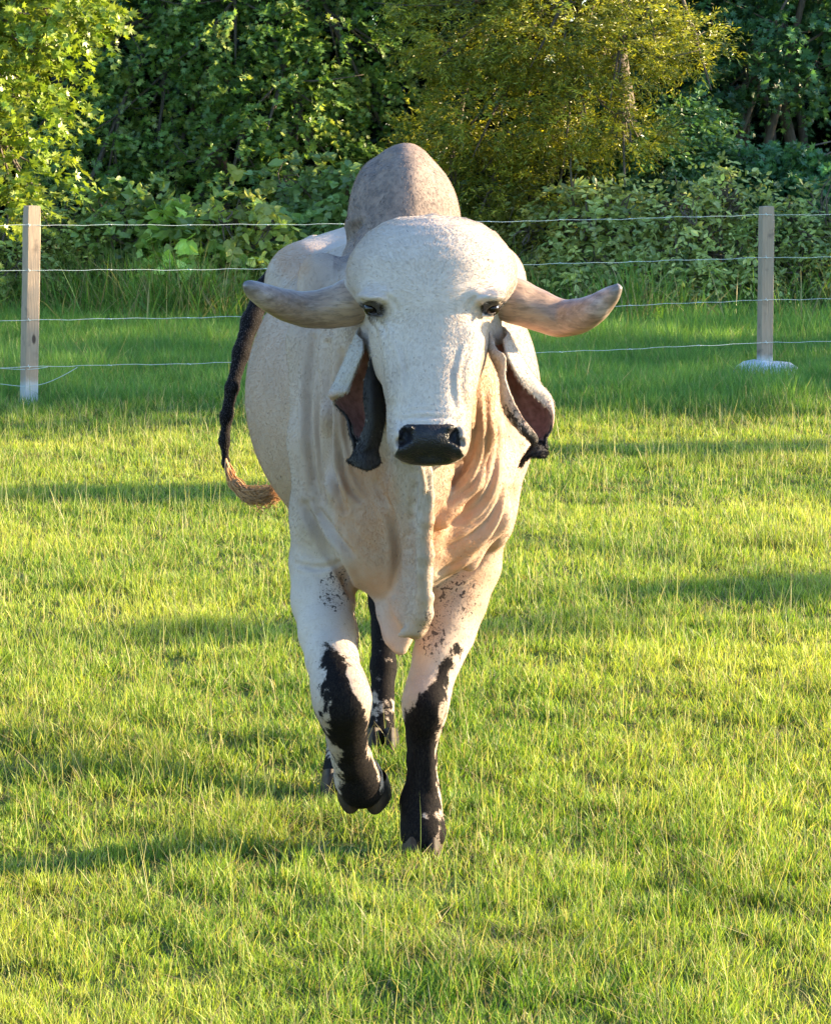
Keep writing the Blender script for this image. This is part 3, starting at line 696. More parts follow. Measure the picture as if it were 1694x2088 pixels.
chain([pr(690, 1395, 7.24, 50), pr(697, 1430, 7.21, 51), pr(703, 1465, 7.24, 42), pr(708, 1505, 7.29, 35), pr(716, 1545, 7.35, 35), pr(730, 1585, 7.41, 43), pr(738, 1606, 7.43, 44)], .035)
ellA(P(700, 1420, 7.19), (PR(46, 7.2), .04, PR(50, 7.2)), .03)
# hind legs
for X, hk, ft, fy in ((-.235, (693, 1330, 8.55), (692, 1565, 8.12), 8.06), (-.065, (785, 1225, 8.95), (778, 1500, 8.66), 8.62)):
    s = -1 if X < -.2 else 1
    hipx = -.055+s*.19
    chain([((hipx, 8.85, 1.05), .17), ((hipx*.9-.01, 8.60, .78), .125), ((X+s*.02, 8.80 if s > 0 else 8.5, .60), .075)], .05)
    h = P(*hk); f = P(*ft)
    chain([((X+s*.02, 8.80 if s > 0 else 8.5, .60), .075), (h+np.array((0, .02, .05)), .045), (h, .043), ((h+f)/2, .032), (f, .037)], .03)
    chain([(f, .037), (P(ft[0], ft[1]+32, fy), .045)], .02)
# belly
ellA((-.05, 8.2, .68), (.20, .50, .12), .08)
# tail
tpt = [(640, 500, 9.32), (585, 530, 9.38), (540, 590, 9.36), (512, 655, 9.3), (492, 720, 9.25), (474, 790, 9.2), (462, 850, 9.18), (458, 900, 9.17), (461, 945, 9.16), (468, 972, 9.15)]
trd = [22, 21, 20, 18, 16, 13.5, 11.5, 9.5, 7, 5]
chain([pr(*t, r) for t, r in zip(tpt, trd)], .02)

def surface_nets(F, gx, gy, gz_):
    nx, ny, nz = F.shape; S_ = F < 0
    c = S_[:-1, :-1, :-1]; anyd = np.zeros(c.shape, bool)
    offs = [(a, b, d) for a in (0, 1) for b in (0, 1) for d in (0, 1)]
    for a, b, d in offs: anyd |= (S_[a:nx-1+a, b:ny-1+b, d:nz-1+d] != c)
    ii, jj, kk = np.nonzero(anyd); n = len(ii)
    val = {o: F[ii+o[0], jj+o[1], kk+o[2]] for o in offs}
    acc = np.zeros((n, 3)); cnt = np.zeros(n)
    for o in offs:
        for ax in range(3):
            if o[ax]: continue
            p = list(o); p[ax] = 1; a, b = val[o], val[tuple(p)]
            m = (a < 0) != (b < 0); t = np.where(m, a/np.where(a == b, 1, a-b), 0)
            v = np.array(o, float)[None]+np.eye(3)[ax][None]*t[:, None]
            acc += np.where(m[:, None], v, 0); cnt += m
    acc /= cnt[:, None]
    V = np.stack([gx[ii]+acc[:, 0]*(gx[ii+1]-gx[ii]), gy[jj]+acc[:, 1]*(gy[jj+1]-gy[jj]), gz_[kk]+acc[:, 2]*(gz_[kk+1]-gz_[kk])], -1)
    idx = np.full(c.shape, -1, np.int32); idx[ii, jj, kk] = np.arange(n); Q = []
    for ax in range(3):
        sa = [slice(None)]*3; sb = [slice(None)]*3; sa[ax] = slice(0, -1); sb[ax] = slice(1, None)
        A, B = S_[tuple(sa)], S_[tuple(sb)]; e = np.nonzero(A != B); u, w = (ax+1) % 3, (ax+2) % 3
        e = np.stack(e, 1); lim = np.array(c.shape)
        ok = (e[:, u] > 0) & (e[:, w] > 0) & (e[:, u] < lim[u]) & (e[:, w] < lim[w]) & (e[:, ax] < lim[ax]); e = e[ok]
        def at(du, dw): q = e.copy(); q[:, u] += du; q[:, w] += dw; return idx[q[:, 0], q[:, 1], q[:, 2]]
        q = np.stack([at(-1, -1), at(0, -1), at(0, 0), at(-1, 0)], 1)
        flip = ~A[e[:, 0], e[:, 1], e[:, 2]]; q[flip] = q[flip][:, ::-1]; Q.append(q)
    Q = np.concatenate(Q); return V, Q[(Q >= 0).all(1)]
BV, BQ = surface_nets(FLD, gx, gy, gzv)
# keep the largest island only
def vnormals(V, Q):
    n = np.cross(V[Q[:, 2]]-V[Q[:, 0]], V[Q[:, 3]]-V[Q[:, 1]]); N_ = np.zeros_like(V)
    for k in range(4): np.add.at(N_, Q[:, k], n)
    return N_/(np.linalg.norm(N_, axis=1)[:, None]+1e-12)
def neighbours_smooth(V, Q, w):
    acc = np.zeros_like(V); cnt = np.zeros(len(V))
    for k in range(4):
        a, b = Q[:, k], Q[:, (k+1) % 4]
        np.add.at(acc, a, V[b]); np.add.at(cnt, a, 1); np.add.at(acc, b, V[a]); np.add.at(cnt, b, 1)
    return V+(acc/np.maximum(cnt, 1)[:, None]-V)*w
BV = neighbours_smooth(BV, BQ, .5)
BN = vnormals(BV, BQ)
px, py = project(BV); by = BV[:, 1]; bx = BV[:, 0]; bz = BV[:, 2]
def zone(cx, cy, rx, ry, s=.35):     # soft ellipse in the frontal plane
    return sstep(1+s, 1-s, np.sqrt(((px-cx)/rx)**2+((py-cy)/ry)**2))
def ridge(t): return 1-np.abs(2*(t-np.floor(t))-1)
# skin folds: hanging wrinkles on the sides of the neck, curving in to the dewlap
fr = (by > 7.08) & (by < 7.8)
wob = 9*(vnoise(bx, by, bz, 7)-.5)
cut = lambda t, w=.22: -np.exp(-((t-np.round(t))/w)**2)            # narrow creases between soft rolls
wl_ = 22*(fbm(bx, by, bz, 4)-.5)
left = zone(668, 860, 62, 240)*fr*(px < 775)
amp = .35+.9*vnoise(bx*5, by, bz*.9, 3.1)
dsp = left*amp*.003*cut((px+wl_+.06*(py-850)+.00030*(py-850)**2)/27.)
# right side: folds fall from the jaw and curve in towards the dewlap
u_ = np.hypot((px-760)*1.0, (py-760)*.62)
right = zone(985, 930, 78, 190)*fr*(px > 890)
dsp += right*amp*.000*cut((u_+wl_*.8)/21., .24)
low = zone(945, 1100, 60, 75)*fr*(px > 888)*(1-right); dsp += low*amp*.000*cut(((px*.8+py*.55)+wl_*.5)/26.)
arm = zone(690, 1120, 60, 80)*(by > 7.2)*(by < 7.7); dsp += arm*amp*.004*cut((px*.62-py*.42+wl_)/30.)
def crease(pts, depth, w=7., Y=(7.0, 7.85)):
    q = spline(np.array(pts, float), len(pts)*5); best = np.full(len(BV), 1e9); tt = np.zeros(len(BV))
    L = len(q)-1
    for i, ((x0, y0_), (x1, y1_)) in enumerate(zip(q[:-1], q[1:])):
        dx, dy = x1-x0, y1_-y0_; t = np.clip(((px-x0)*dx+(py-y0_)*dy)/(dx*dx+dy*dy), 0, 1)
        d = np.hypot(px-x0-t*dx, py-y0_-t*dy); m = d < best; best = np.where(m, d, best); tt = np.where(m, (i+t)/L, tt)
    prof = -np.exp(-(best/w)**2)+.45*np.exp(-((best-w*2.0)/(w*1.1))**2)
    return depth*prof*np.sin(np.pi*np.clip(tt, .03, .97))**.5*ad_((by > Y[0]) & (by < Y[1]) & (BN[:, 1] < .6))
ad_ = lambda c: c.astype(float)
for pts, dep, w in [
    ([(640, 690), (630, 820), (632, 930), (652, 1020)], .010, 8), ([(668, 700), (672, 850), (676, 960), (702, 1040)], .013, 7), ([(700, 720), (702, 840), (712, 920)], .009, 7),
    ([(654, 760), (652, 880), (662, 980)], .007, 5), ([(688, 780), (690, 900), (708, 985), (735, 1020)], .008, 6),
    ([(622, 1030), (655, 1095), (690, 1150), (718, 1215)], .015, 9), ([(640, 1020), (680, 1085), (720, 1130)], .006, 6), ([(605, 1150), (650, 1158), (690, 1150)], .005, 6),
    ([(970, 785), (972, 880), (950, 950), (916, 985)], .013, 6), ([(990, 795), (993, 910), (965, 985), (912, 1025)], .016, 7), ([(1008, 815), (1012, 940), (980, 1025), (908, 1072)], .015, 7),
    ([(1026, 860), (1028, 980), (990, 1070), (904, 1120)], .017, 8), ([(1040, 920), (1036, 1030), (990, 1115), (896, 1165)], .016, 8), ([(1042, 1000), (1022, 1080), (965, 1150), (886, 1203)], .024, 9),
    ([(981, 850), (981, 905), (957, 968), (925, 1000)], .006, 4), ([(1000, 860), (1002, 930), (972, 1005), (925, 1042)], .006, 4), ([(1018, 880), (1020, 965), (985, 1050), (925, 1090)], .006, 4),
    ([(850, 960), (842, 1050), (838, 1130), (842, 1200)], .006, 8), ([(770, 985), (800, 1060), (812, 1130), (805, 1210)], .008, 9)]:
    dsp += crease(pts, dep*(.42 if pts[0][0] > 880 else 1.25), w*(.85 if pts[0][0] > 880 else .9))
for pts, dep, w in [([(772, 655), (786, 676), (790, 715)], .0035, 4), ([(992, 652), (980, 674), (977, 712)], .0035, 4), ([(742, 606), (768, 596), (800, 612), (812, 632)], .004, 5), ([(1016, 604), (990, 595), (962, 612), (950, 630)], .004, 5),
    ([(752, 655), (765, 672), (770, 700)], .003, 4), ([(1008, 650), (998, 668), (992, 700)], .003, 4), ([(806, 700), (820, 770), (812, 840)], -.0030, 5), ([(948, 700), (932, 770), (938, 840)], -.0030, 5), ([(830, 700), (836, 760), (828, 820)], -.0018, 4),
    ([(815, 856), (850, 850), (900, 850), (938, 856)], .003, 4), ([(818, 842), (870, 836), (930, 842)], .002, 4)]: dsp += crease(pts, dep, w, (6.6, 7.15))
dsp += crease([(712, 500), (720, 470), (735, 455)], .012, 8, (7.5, 8.2))+crease([(760, 345), (775, 330), (800, 322)], .006, 9, (7.5, 8.2))
dsp += .004*(fbm(bx, by, bz, 9)-.5)+.0015*(fbm(bx, by, bz, 40)-.5)
nose_ = np.exp(-((py-862)/5.)**2)*(np.abs(px-876) < 62)*(by < 6.95); dsp += -.003*nose_
noseC = np.exp(-((py-838)/9.)**2)*(np.abs(px-872) < 70)*(by < 6.95); dsp += .0018*noseC
BV = BV+BN*dsp[:, None]; BN = vnormals(BV, BQ)

# ---- coat: pigment masks (0..1), their ragged edges come from noise in the material
def blob(px_, py_, Y, r, sx=1, sz=1, soft=.6):
    c = P(px_, py_, Y); r = PR(r, Y)
    return np.clip(1-(np.sqrt(((bx-c[0])/sx)**2+((by-c[1])*.6)**2+((bz-c[2])/sz)**2)/r-1)/soft*1.0, 0, 2)/2
def inv(*l): return np.maximum.reduce(l)
ad = lambda cond: cond.astype(float)
K = np.zeros(len(BV))       # black: .5 is the edge
def stroke(pts, Y, y0=None, y1=None):
    """distance to a polyline in the frontal plane: 1 inside, falls to 0; pts (px, py, half width)"""
    best = np.zeros(len(BV))
    for (x0, y0_, r0), (x1, y1_, r1) in zip(pts[:-1], pts[1:]):
        dx, dy = x1-x0, y1_-y0_; t = np.clip(((px-x0)*dx+(py-y0_)*dy)/(dx*dx+dy*dy), 0, 1)
        d = np.hypot(px-x0-t*dx, py-y0_-t*dy); r = r0+(r1-r0)*t
        best = np.maximum(best, np.clip(.5+(r-d)/40., 0, 1))
    return best*ad((by > Y[0]) & (by < Y[1]))
legL = ad((by < 7.62) & (bx < -.02)); legR = ad((by < 7.75) & (bx > -.06)); front = ad(BN[:, 1] < .35)
K = inv(K, stroke([(668, 1312, 6), (678, 1350, 20), (692, 1395, 32), (705, 1450, 42), (712, 1490, 44)], (7.0, 7.62))*front*legL)
K = inv(K, stroke([(705, 1450, 42), (712, 1500, 38), (720, 1540, 30), (736, 1590, 44), (738, 1650, 60)], (7.0, 7.62))*legL)
K = inv(K, .40*sstep(1400, 1460, py)*legL*ad(by < 7.62))
K = K*(1-sstep(.35, .75, stroke([(716, 1368, 8), (732, 1405, 13), (744, 1440, 6)], (7.0, 7.5))))
K = inv(K, stroke([(930, 1325, 8), (905, 1370, 16), (878, 1430, 26), (862, 1475, 40)], (7.2, 7.75))*front*legR)
K = inv(K, sstep(1440, 1490, py)*legR*ad(by < 7.75)*ad(px > 800)*(1-.42*sstep(18, 30, px-862)))
hind = ad(by > 7.9)*ad(bz < .62)
K = inv(K, hind*sstep(.56, .46, bz)*.85)
K = K*(1-.5*hind*np.exp(-((bz-.115)/.035)**2))
white_fet = zone(875, 1662, 20, 12, .6)*ad(by < 7.7)*ad(bz < .2); K = K*(1-.45*white_fet)
# nose pad
npad = (by < 6.95)*sstep(861, 866, py)*sstep(952, 944, py)
npx = np.interp(py, [858, 866, 880, 900, 915, 930, 940, 950], [34, 50, 60, 61, 62, 70, 56, 26]); npad = npad*sstep(1.08, .98, np.abs(px-875)/npx)*ad((BN[:, 1] < .3))
NOSE = npad
EYE = inv(*[ad(np.hypot((px-ex)/30, (py-ey)/20) < 1)*.95*sstep(1.0, .6, np.hypot((px-ex)/30, (py-ey)/20)) for ex, ey in ((758, 629), (1003, 629))], np.exp(-(((px-762)/26)**2+((py-634)/17)**2)), .8*sstep(.25, .75, stroke([(764, 636, 3), (790, 656, 1)], (6.5, 7.2))), .55*np.exp(-(((px-1003)/17)**2+((py-628)/13)**2)))*ad(by < 7.12)
# flecks
FL = inv(zone(682, 1205, 36, 46)*ad(by < 7.8)*.98, zone(935, 1215, 52, 54)*ad(by < 7.9)*.88, zone(882, 1295, 30, 56)*1.0*ad(by < 7.8), stroke([(700, 1180, 6), (716, 1260, 6), (722, 1340, 6)], (7, 7.7))*.8,
         zone(760, 430, 60, 110)*.35*ad(by > 7.4), zone(660, 850, 90, 300)*.22)
HUMP = sstep(1.35, 1.47, bz)*ad(by > 7.5)*ad(by < 8.2)*ad(np.abs(bx+.03) < .17)
HUMP = HUMP*(.78+.22*sstep(860, 730, px))
GRAY = HUMP
TAILM = stroke([(560, 560, 40), (512, 655, 40), (474, 790, 34), (458, 900, 30), (462, 990, 30)], (9.02, 9.6))*ad(px < 545)
K = inv(K, np.minimum(TAILM*1.6, .95))
TAN = inv(zone(745, 1030, 62, 110), zone(1000, 1180, 60, 100)*.4, zone(690, 900, 60, 200)*.25, zone(740, 1180, 60, 40)*.6, zone(560, 880, 60, 260)*.38*ad(by > 7.8), zone(600, 530, 38, 40)*.5, zone(980, 950, 80, 240)*.42, zone(930, 1090, 60, 80)*.7, zone(780, 1120, 70, 90)*.5, zone(830, 1250, 40, 90)*.35, zone(630, 780, 60, 260)*.18,
          zone(940, 760, 60, 200)*.12)*ad(by > 7.0)
WHITE = inv(zone(880, 600, 150, 180)*ad(by < 7.2), zone(870, 830, 70, 120)*ad(by < 7.2), zone(655, 1270, 80, 130, .6)*.7*ad(by < 7.7), zone(640, 480, 90, 30, .8)*.7*ad(by > 8))
KN = K+(.75*(fbm(bx, by, bz*.45, 45)-.5)+.5*(vnoise(bx, by, bz*.5, 120)-.5))*(K > .01)*(K < .93)
def coat_mat():
    m, nt, b, out = newmat('bull_coat'); n = N(nt); co = n.coord()
    A = {k: n.attr(k).outputs['Fac'] for k in ('black', 'nosepad', 'eyeshade', 'fleck', 'gray', 'tan', 'pale')}
    big = n.noise(co, 7, 3); mid = n.noise(co, 34, 4); fine = n.noise(n.coord((1, 1, .35)), 260, 3, .7); fur = n.noise(n.coord((1, 1, .28)), 520, 2, .6)
    sp = n.noise(co, 95, 2, .5); sp2 = n.noise(co, 240, 2, .5)
    c = n.mix(n.ramp(big, .3, .7), (.33, .255, .205), (.43, .34, .28))
    c = n.mix(A['pale'], c, (.54, .455, .395))
    c = n.mix(n.math('MULTIPLY', A['tan'], n.ramp(n.math('ADD', mid, n.math('MULTIPLY', big, .5)), .3, 1.1), True), c, (.33, .16, .075))
    c = n.mix(n.math('MULTIPLY', A['tan'], .6), c, (.42, .25, .15))
    c = n.mix(n.math('MULTIPLY', n.ramp(fine, .48, .72), .28), c, (.25, .20, .16))
    # grey hump, darker in mottled streaks
    g_ = n.math('MULTIPLY', A['gray'], n.ramp(n.math('ADD', n.math('MULTIPLY', mid, .7), n.math('MULTIPLY', sp, .5)), .38, .80))
    c = n.mix(n.math('MULTIPLY', A['gray'], .8), c, (.21, .15, .13)); c = n.mix(n.math('MULTIPLY', g_, .85), c, (.06, .052, .055))
    # flecks
    f1 = n.ramp(n.math('ADD', sp, n.math('MULTIPLY', A['fleck'], .24)), .80, .84); f2 = n.ramp(n.math('ADD', sp2, n.math('MULTIPLY', A['fleck'], .22)), .76, .82)
    c = n.mix(n.math('MULTIPLY', f1, .9), c, (.03, .022, .022)); c = n.mix(n.math('MULTIPLY', f2, .6), c, (.08, .06, .055))
    # black stockings with ragged edges
    e = n.math('ADD', A['black'], n.math('MULTIPLY', n.math('SUBTRACT', sp2, .5), .5))
    kc = n.mix(n.ramp(fine, .4, .75), (.006, .005, .006), (.022, .018, .016))
    c = n.mix(n.ramp(e, .38, .64), c, kc)
    c = n.mix(n.math('MULTIPLY', n.ramp(n.math('ADD', A['eyeshade'], n.math('MULTIPLY', n.math('SUBTRACT', mid, .5), .6)), .25, .75), .93), c, (.018, .014, .015))
    nm = n.ramp(n.math('ADD', A['nosepad'], n.math('MULTIPLY', n.math('SUBTRACT', mid, .5), .35)), .4, .6)
    vo = n.node('ShaderNodeTexVoronoi'); vo.inputs['Scale'].default_value = 260; n.link(co, vo.inputs['Vector'])
    c = n.mix(nm, c, n.mix(n.ramp(mid, .55, .8), (.014, .013, .016), (.05, .042, .042)))
    n.link(c, b.inputs['Base Color'])
    n.link(n.math('SUBTRACT', .78, n.math('MULTIPLY', nm, .38)), b.inputs['Roughness'])
    n.link(n.math('SUBTRACT', .3, n.math('MULTIPLY', n.math('SUBTRACT', n.ramp(e, .46, .56), nm, True), .24)), b.inputs['Specular IOR Level'])
    b.inputs['Sheen Weight'].default_value = .0
    b1 = n.bump(fur, .2, .003, None); b2 = n.bump(mid, .10, .006, None, b1)
    n.bump(n.math('MULTIPLY', vo.outputs[0], nm), .5, .003, b, b2)
    return m
COAT = coat_mat()
bull = empty('bull', (-.03, 8.0, 0), 'off white humped bull with drooping ears and black lower legs walking forward', 'bull')
body = npmesh('body', BV, BQ, COAT, bull, dict(black=KN, nosepad=NOSE, eyeshade=EYE, fleck=FL, gray=GRAY, tan=TAN, pale=WHITE))

# ---- horns
def horn_mat():
    m, nt, b, out = newmat('horn'); n = N(nt); col = n.attr('col').outputs['Color']
    co = n.coord((2.2, 9, 9)); f = n.noise(co, 11, 6, .65); g2 = n.noise(n.coord((1, 5, 5)), 30, 3)
    c = n.mix(n.math('MULTIPLY', n.ramp(f, .42, .66), .5), col, (.06, .042, .034)); c = n.mix(n.math('MULTIPLY', n.ramp(g2, .5, .75), .35), c, (.45, .34, .26))
    n.link(c, b.inputs['Base Color']); b.inputs['Roughness'].default_value = .38
    n.bump(f, .45, .003, None); n.bump(g2, .35, .004, b); return m
HM = horn_mat()
for side, hp in (('l', [(752, 600, 7.17, 47), (712, 617, 7.17, 48), (670, 628, 7.17, 42), (625, 631, 7.16, 37), (580, 621, 7.13, 32), (545, 606, 7.10, 26), (522, 594, 7.08, 21), (509, 585, 7.065, 15), (501, 578, 7.055, 6)]),
                 ('r', [(1012, 600, 7.17, 48), (1050, 614, 7.17, 47), (1095, 632, 7.17, 42), (1140, 648, 7.16, 39), (1180, 644, 7.13, 36), (1212, 629, 7.10, 30), (1238, 608, 7.08, 22), (1254, 593, 7.06, 14), (1263, 582, 7.055, 6)])):
    pts = spline([P(a, b, c) for a, b, c, d in hp], 60); rd = np.interp(np.linspace(0, 8, 60), range(9), [PR(h[3], h[2]) for h in hp])
    t = np.linspace(0, 1, 60); rd = rd*(1+.010*np.sin(t*55)*(t < .5))
    V, Q, T = tube(pts, rd, 28)
    base, midc, tip = np.array((.36, .245, .17)), np.array((.22, .14, .10)), np.array((.13, .115, .12))
    tt = np.concatenate([np.repeat(t, 28), [0, 1]])[:, None]
    col = np.where(tt < .6, base+(midc-base)*np.clip(tt/.6, 0, 1), midc+(tip-midc)*np.clip((tt-.6)/.4, 0, 1))
    pale = np.exp(-((tt-.72)/.12)**2)*np.clip(.5+1.2*vnoise(V[:, 0], V[:, 1], V[:, 2]*2, 40)[:, None]-.7, 0, 1); col = col+(np.array((.52, .42, .38))-col)*pale
    ang = np.concatenate([np.tile(np.arange(28), 60), [0, 0]]); st_ = vnoise(ang*.9, tt[:, 0]*5, ang*0, 1.0)*.6+vnoise(ang*2.3, tt[:, 0]*14, ang*0+3, 1.0)*.4
    col = col*(.65+.7*st_)[:, None]
    npmesh('horn', V, [Q, T], HM, bull, {'col': col})
# ---- eyes
EM = simple('eye', (.010, .006, .005), .14); EM.node_tree.nodes['Principled BSDF'].inputs['Specular IOR Level'].default_value = .3
def sphere(c, r, n=20, m=28):
    th = np.linspace(0, math.pi, n)[:, None]; ph = np.arange(m)[None]*2*math.pi/m
    V = np.stack([r*np.sin(th)*np.cos(ph), r*np.sin(th)*np.sin(ph), r*np.cos(th)+0*ph], -1).reshape(-1, 3)+c
    i = np.arange(n-1)[:, None]*m; j = np.arange(m)[None]; j2 = (j+1) % m
    return V, np.stack([i+j, i+m+j, i+m+j2, i+j2], -1).reshape(-1, 4)
for px_, py_ in ((757, 629), (1003, 629)):
    V, Q = sphere(P(px_, py_, 6.982), .0168); npmesh('eye', V, Q, EM, bull)
# ---- ears: folded leaves. each row is a cross section running from the near lip round the back to the other lip
def ear_mat():
    m, nt, b, out = newmat('ear_skin'); n = N(nt); co = n.coord(); inn = n.attr('inner').outputs['Fac']; bl = n.attr('black').outputs['Fac']
    gm = n.node('ShaderNodeNewGeometry'); mid = n.noise(co, 60, 4, .6); fine = n.noise(n.coord((1, 1, .4)), 300, 3)
    outc = n.mix(n.math('MULTIPLY', n.ramp(fine, .45, .7), .5), (.38, .33, .29), (.16, .125, .11))
    inc = n.mix(n.ramp(mid, .35, .7), (.60, .29, .23), (.38, .16, .12))
    c = n.mix(inn, outc, inc)
    c = n.mix(n.ramp(n.math('ADD', bl, n.math('MULTIPLY', n.math('SUBTRACT', n.noise(co, 90, 4, .7), .5), .9)), .42, .6), c, (.016, .013, .014))
    n.link(c, b.inputs['Base Color']); b.inputs['Roughness'].default_value = .75; n.bump(fine, .4, .003, b); return m
EAR = ear_mat()
EARS = []
def ear(rows, blk, inner):
    """rows: list of cross sections, each 7 x (px, py, Y); blk/inner: per row per column weights"""
    nr = len(rows); G = np.array([[P(*c) for c in r] for r in rows]); nu, nv = nr*7, 37
    A = np.array([spline(G[i], nv) for i in range(nr)]); B = np.array([spline(A[:, j], nu) for j in range(nv)]).transpose(1, 0, 2)
    def up(w):
        w = np.array(w, float)[..., None]; a = np.array([spline(w[i], nv) for i in range(nr)]); return np.array([spline(a[:, j], nu) for j in range(nv)]).transpose(1, 0, 2)[..., 0]
    kb, ki = up(blk), up(inner)
    i = np.arange(nu-1)[:, None]*nv; j = np.arange(nv-1)[None]
    Q = np.stack([i+j, i+j+1, i+nv+j+1, i+nv+j], -1).reshape(-1, 4)
    V = B.reshape(-1, 3); V = V+.0012*(rng.random(V.shape)-.5)
    Nn = vnormals(V, Q); n = len(V); th = .0045
    V2 = np.vstack([V+Nn*th/2, V-Nn*th/2])
    bd = []
    for a, b in [(r*nv, (r+1)*nv) for r in range(nu-1)]: bd.append((a, b, b+n, a+n))
    for a, b in [(r*nv+nv-1, (r+1)*nv+nv-1) for r in range(nu-1)]: bd.append((b, a, a+n, b+n))
    for c in range(nv-1): bd.append((c+1, c, c+n, c+1+n)); k = (nu-1)*nv; bd.append((k+c, k+c+1, k+c+1+n, k+c+n))
    Q2 = np.vstack([Q, Q[:, ::-1]+n, np.array(bd)])
    o = npmesh('ear', V2, Q2, EAR, bull, {'black': np.concatenate([kb.ravel()]*2), 'inner': np.concatenate([ki.ravel()]*2)})
    EARS.append((o, V, Q, Nn, kb.ravel(), ki.ravel())); return o
# right hand ear (image right). columns: front lip, front roll, roll back, deep, back wall, outer roll, outer lip
RE = [
 [(1004, 690, 7.10), (1000, 684, 7.10), (1000, 672, 7.13), (1012, 664, 7.17), (1026, 668, 7.16), (1034, 680, 7.12), (1026, 692, 7.09)],
 [(1012, 712, 7.06), (1000, 714, 7.07), (996, 706, 7.12), (1016, 700, 7.19), (1046, 705, 7.17), (1052, 718, 7.11), (1032, 722, 7.06)],
 [(1030, 728, 7.05), (1020, 745, 7.06), (1006, 738, 7.13), (1030, 735, 7.21), (1066, 742, 7.17), (1076, 756, 7.10), (1046, 752, 7.06)],
 [(1030, 772, 7.05), (1021, 780, 7.07), (1024, 775, 7.14), (1050, 775, 7.22), (1088, 775, 7.18), (1098, 784, 7.10), (1064, 782, 7.07)],
 [(1046, 815, 7.05), (1028, 815, 7.06), (1024, 812, 7.12), (1062, 810, 7.22), (1104, 805, 7.18), (1120, 808, 7.10), (1086, 806, 7.08)],
 [(1068, 855, 7.06), (1044, 852, 7.06), (1034, 845, 7.12), (1076, 845, 7.22), (1112, 835, 7.18), (1128, 838, 7.10), (1118, 838, 7.09)],
 [(1088, 880, 7.07), (1066, 880, 7.06), (1056, 872, 7.12), (1088, 872, 7.20), (1112, 868, 7.17), (1124, 872, 7.11), (1122, 874, 7.11)],
 [(1096, 898, 7.08), (1084, 898, 7.07), (1076, 894, 7.10), (1090, 894, 7.15), (1106, 892, 7.14), (1113, 894, 7.11), (1112, 898, 7.10)],
 [(1078, 918, 7.10), (1084, 914, 7.08), (1090, 908, 7.08), (1098, 904, 7.10), (1108, 908, 7.10), (1114, 918, 7.09), (1110, 926, 7.08)],
 [(1064, 940, 7.12), (1072, 930, 7.09), (1082, 922, 7.07), (1094, 920, 7.07), (1104, 922, 7.07), (1112, 927, 7.07), (1108, 930, 7.06)],
 [(1060, 952, 7.13), (1064, 946, 7.10), (1070, 938, 7.08), (1078, 932, 7.07), (1088, 930, 7.06), (1096, 930, 7.06), (1100, 931, 7.06)],
]
c0 = [0]*7
RB = [c0, c0, c0, [.1, .1, 0, 0, 0, 0, .1], [.3, .4, .2, 0, 0, 0, .1], [.45, .6, .3, 0, 0, .1, .5], [.5, .7, .4, 0, .1, .4, .8], [.8, .8, .6, .3, .4, .7, .8], [.9]*7, [1]*7, [.9]*7]
RI = [c0, [0, 0, 0, 1, .6, 0, 0], [0, 0, .3, 1, .8, 0, 0], [0, 0, .3, 1, .9, 0, 0], [.2, 0, 0, 1, 1, .1, 0], [.4, .0, 0, 1, 1, .5, .6], [.5, 0, 0, 1, 1, .7, .6], [.5, 0, 0, 1, 1, .5, .4], [0]*7, [0]*7, [0]*7]
ear(RE, RB, RI)
LE = [
 [(756, 690, 7.10), (762, 684, 7.10), (760, 672, 7.13), (748, 664, 7.17), (735, 668, 7.16), (728, 680, 7.12), (740, 694, 7.09)],
 [(757, 716, 7.07), (764, 712, 7.08), (762, 704, 7.13), (744, 702, 7.19), (722, 706, 7.17), (712, 716, 7.11), (740, 716, 7.06)],
 [(752, 742, 7.07), (765, 748, 7.08), (766, 738, 7.13), (742, 735, 7.20), (706, 740, 7.17), (698, 752, 7.10), (728, 748, 7.06)],
 [(742, 780, 7.07), (762, 782, 7.07), (776, 772, 7.12), (745, 770, 7.21), (696, 775, 7.18), (682, 784, 7.10), (714, 784, 7.07)],
 [(742, 820, 7.07), (762, 822, 7.06), (782, 812, 7.12), (748, 810, 7.22), (698, 805, 7.18), (671, 806, 7.10), (706, 800, 7.07)],
 [(746, 858, 7.07), (764, 860, 7.06), (784, 850, 7.11), (750, 848, 7.21), (712, 838, 7.17), (684, 822, 7.12), (680, 818, 7.11)],
 [(736, 888, 7.08), (758, 890, 7.06), (779, 882, 7.11), (750, 878, 7.18), (724, 870, 7.15), (712, 858, 7.13), (706, 850, 7.12)],
 [(728, 908, 7.08), (752, 908, 7.06), (774, 902, 7.10), (750, 900, 7.14), (728, 894, 7.13), (718, 888, 7.12), (714, 884, 7.11)],
 [(720, 924, 7.08), (742, 920, 7.06), (768, 914, 7.08), (764, 912, 7.11), (748, 910, 7.12), (730, 906, 7.11), (720, 904, 7.10)],
 [(710, 938, 7.10), (730, 934, 7.06), (756, 930, 7.06), (770, 926, 7.09), (758, 920, 7.12), (738, 918, 7.12), (722, 922, 7.11)],
 [(710, 940, 7.10), (730, 950, 7.06), (752, 956, 7.05), (774, 944, 7.08), (764, 934, 7.10), (742, 930, 7.11), (724, 932, 7.11)],
 [(716, 942, 7.09), (732, 948, 7.07), (750, 952, 7.06), (764, 948, 7.07), (758, 944, 7.08), (742, 942, 7.09), (728, 941, 7.09)],
]
LB = [c0, [.3, .3, 0, 0, 0, 0, 0], [.7, .8, .7, 0, 0, 0, 0], [.9, .9, .9, .2, 0, 0, 0], [.9, .9, .9, .3, 0, 0, 0], [.7, .8, .9, .3, 0, .2, .5], [.6, .7, .8, .3, .1, .5, .7], [.7, .8, .8, .6, .5, .6, .7], [.9]*7, [1]*7, [1]*7, [1]*7]
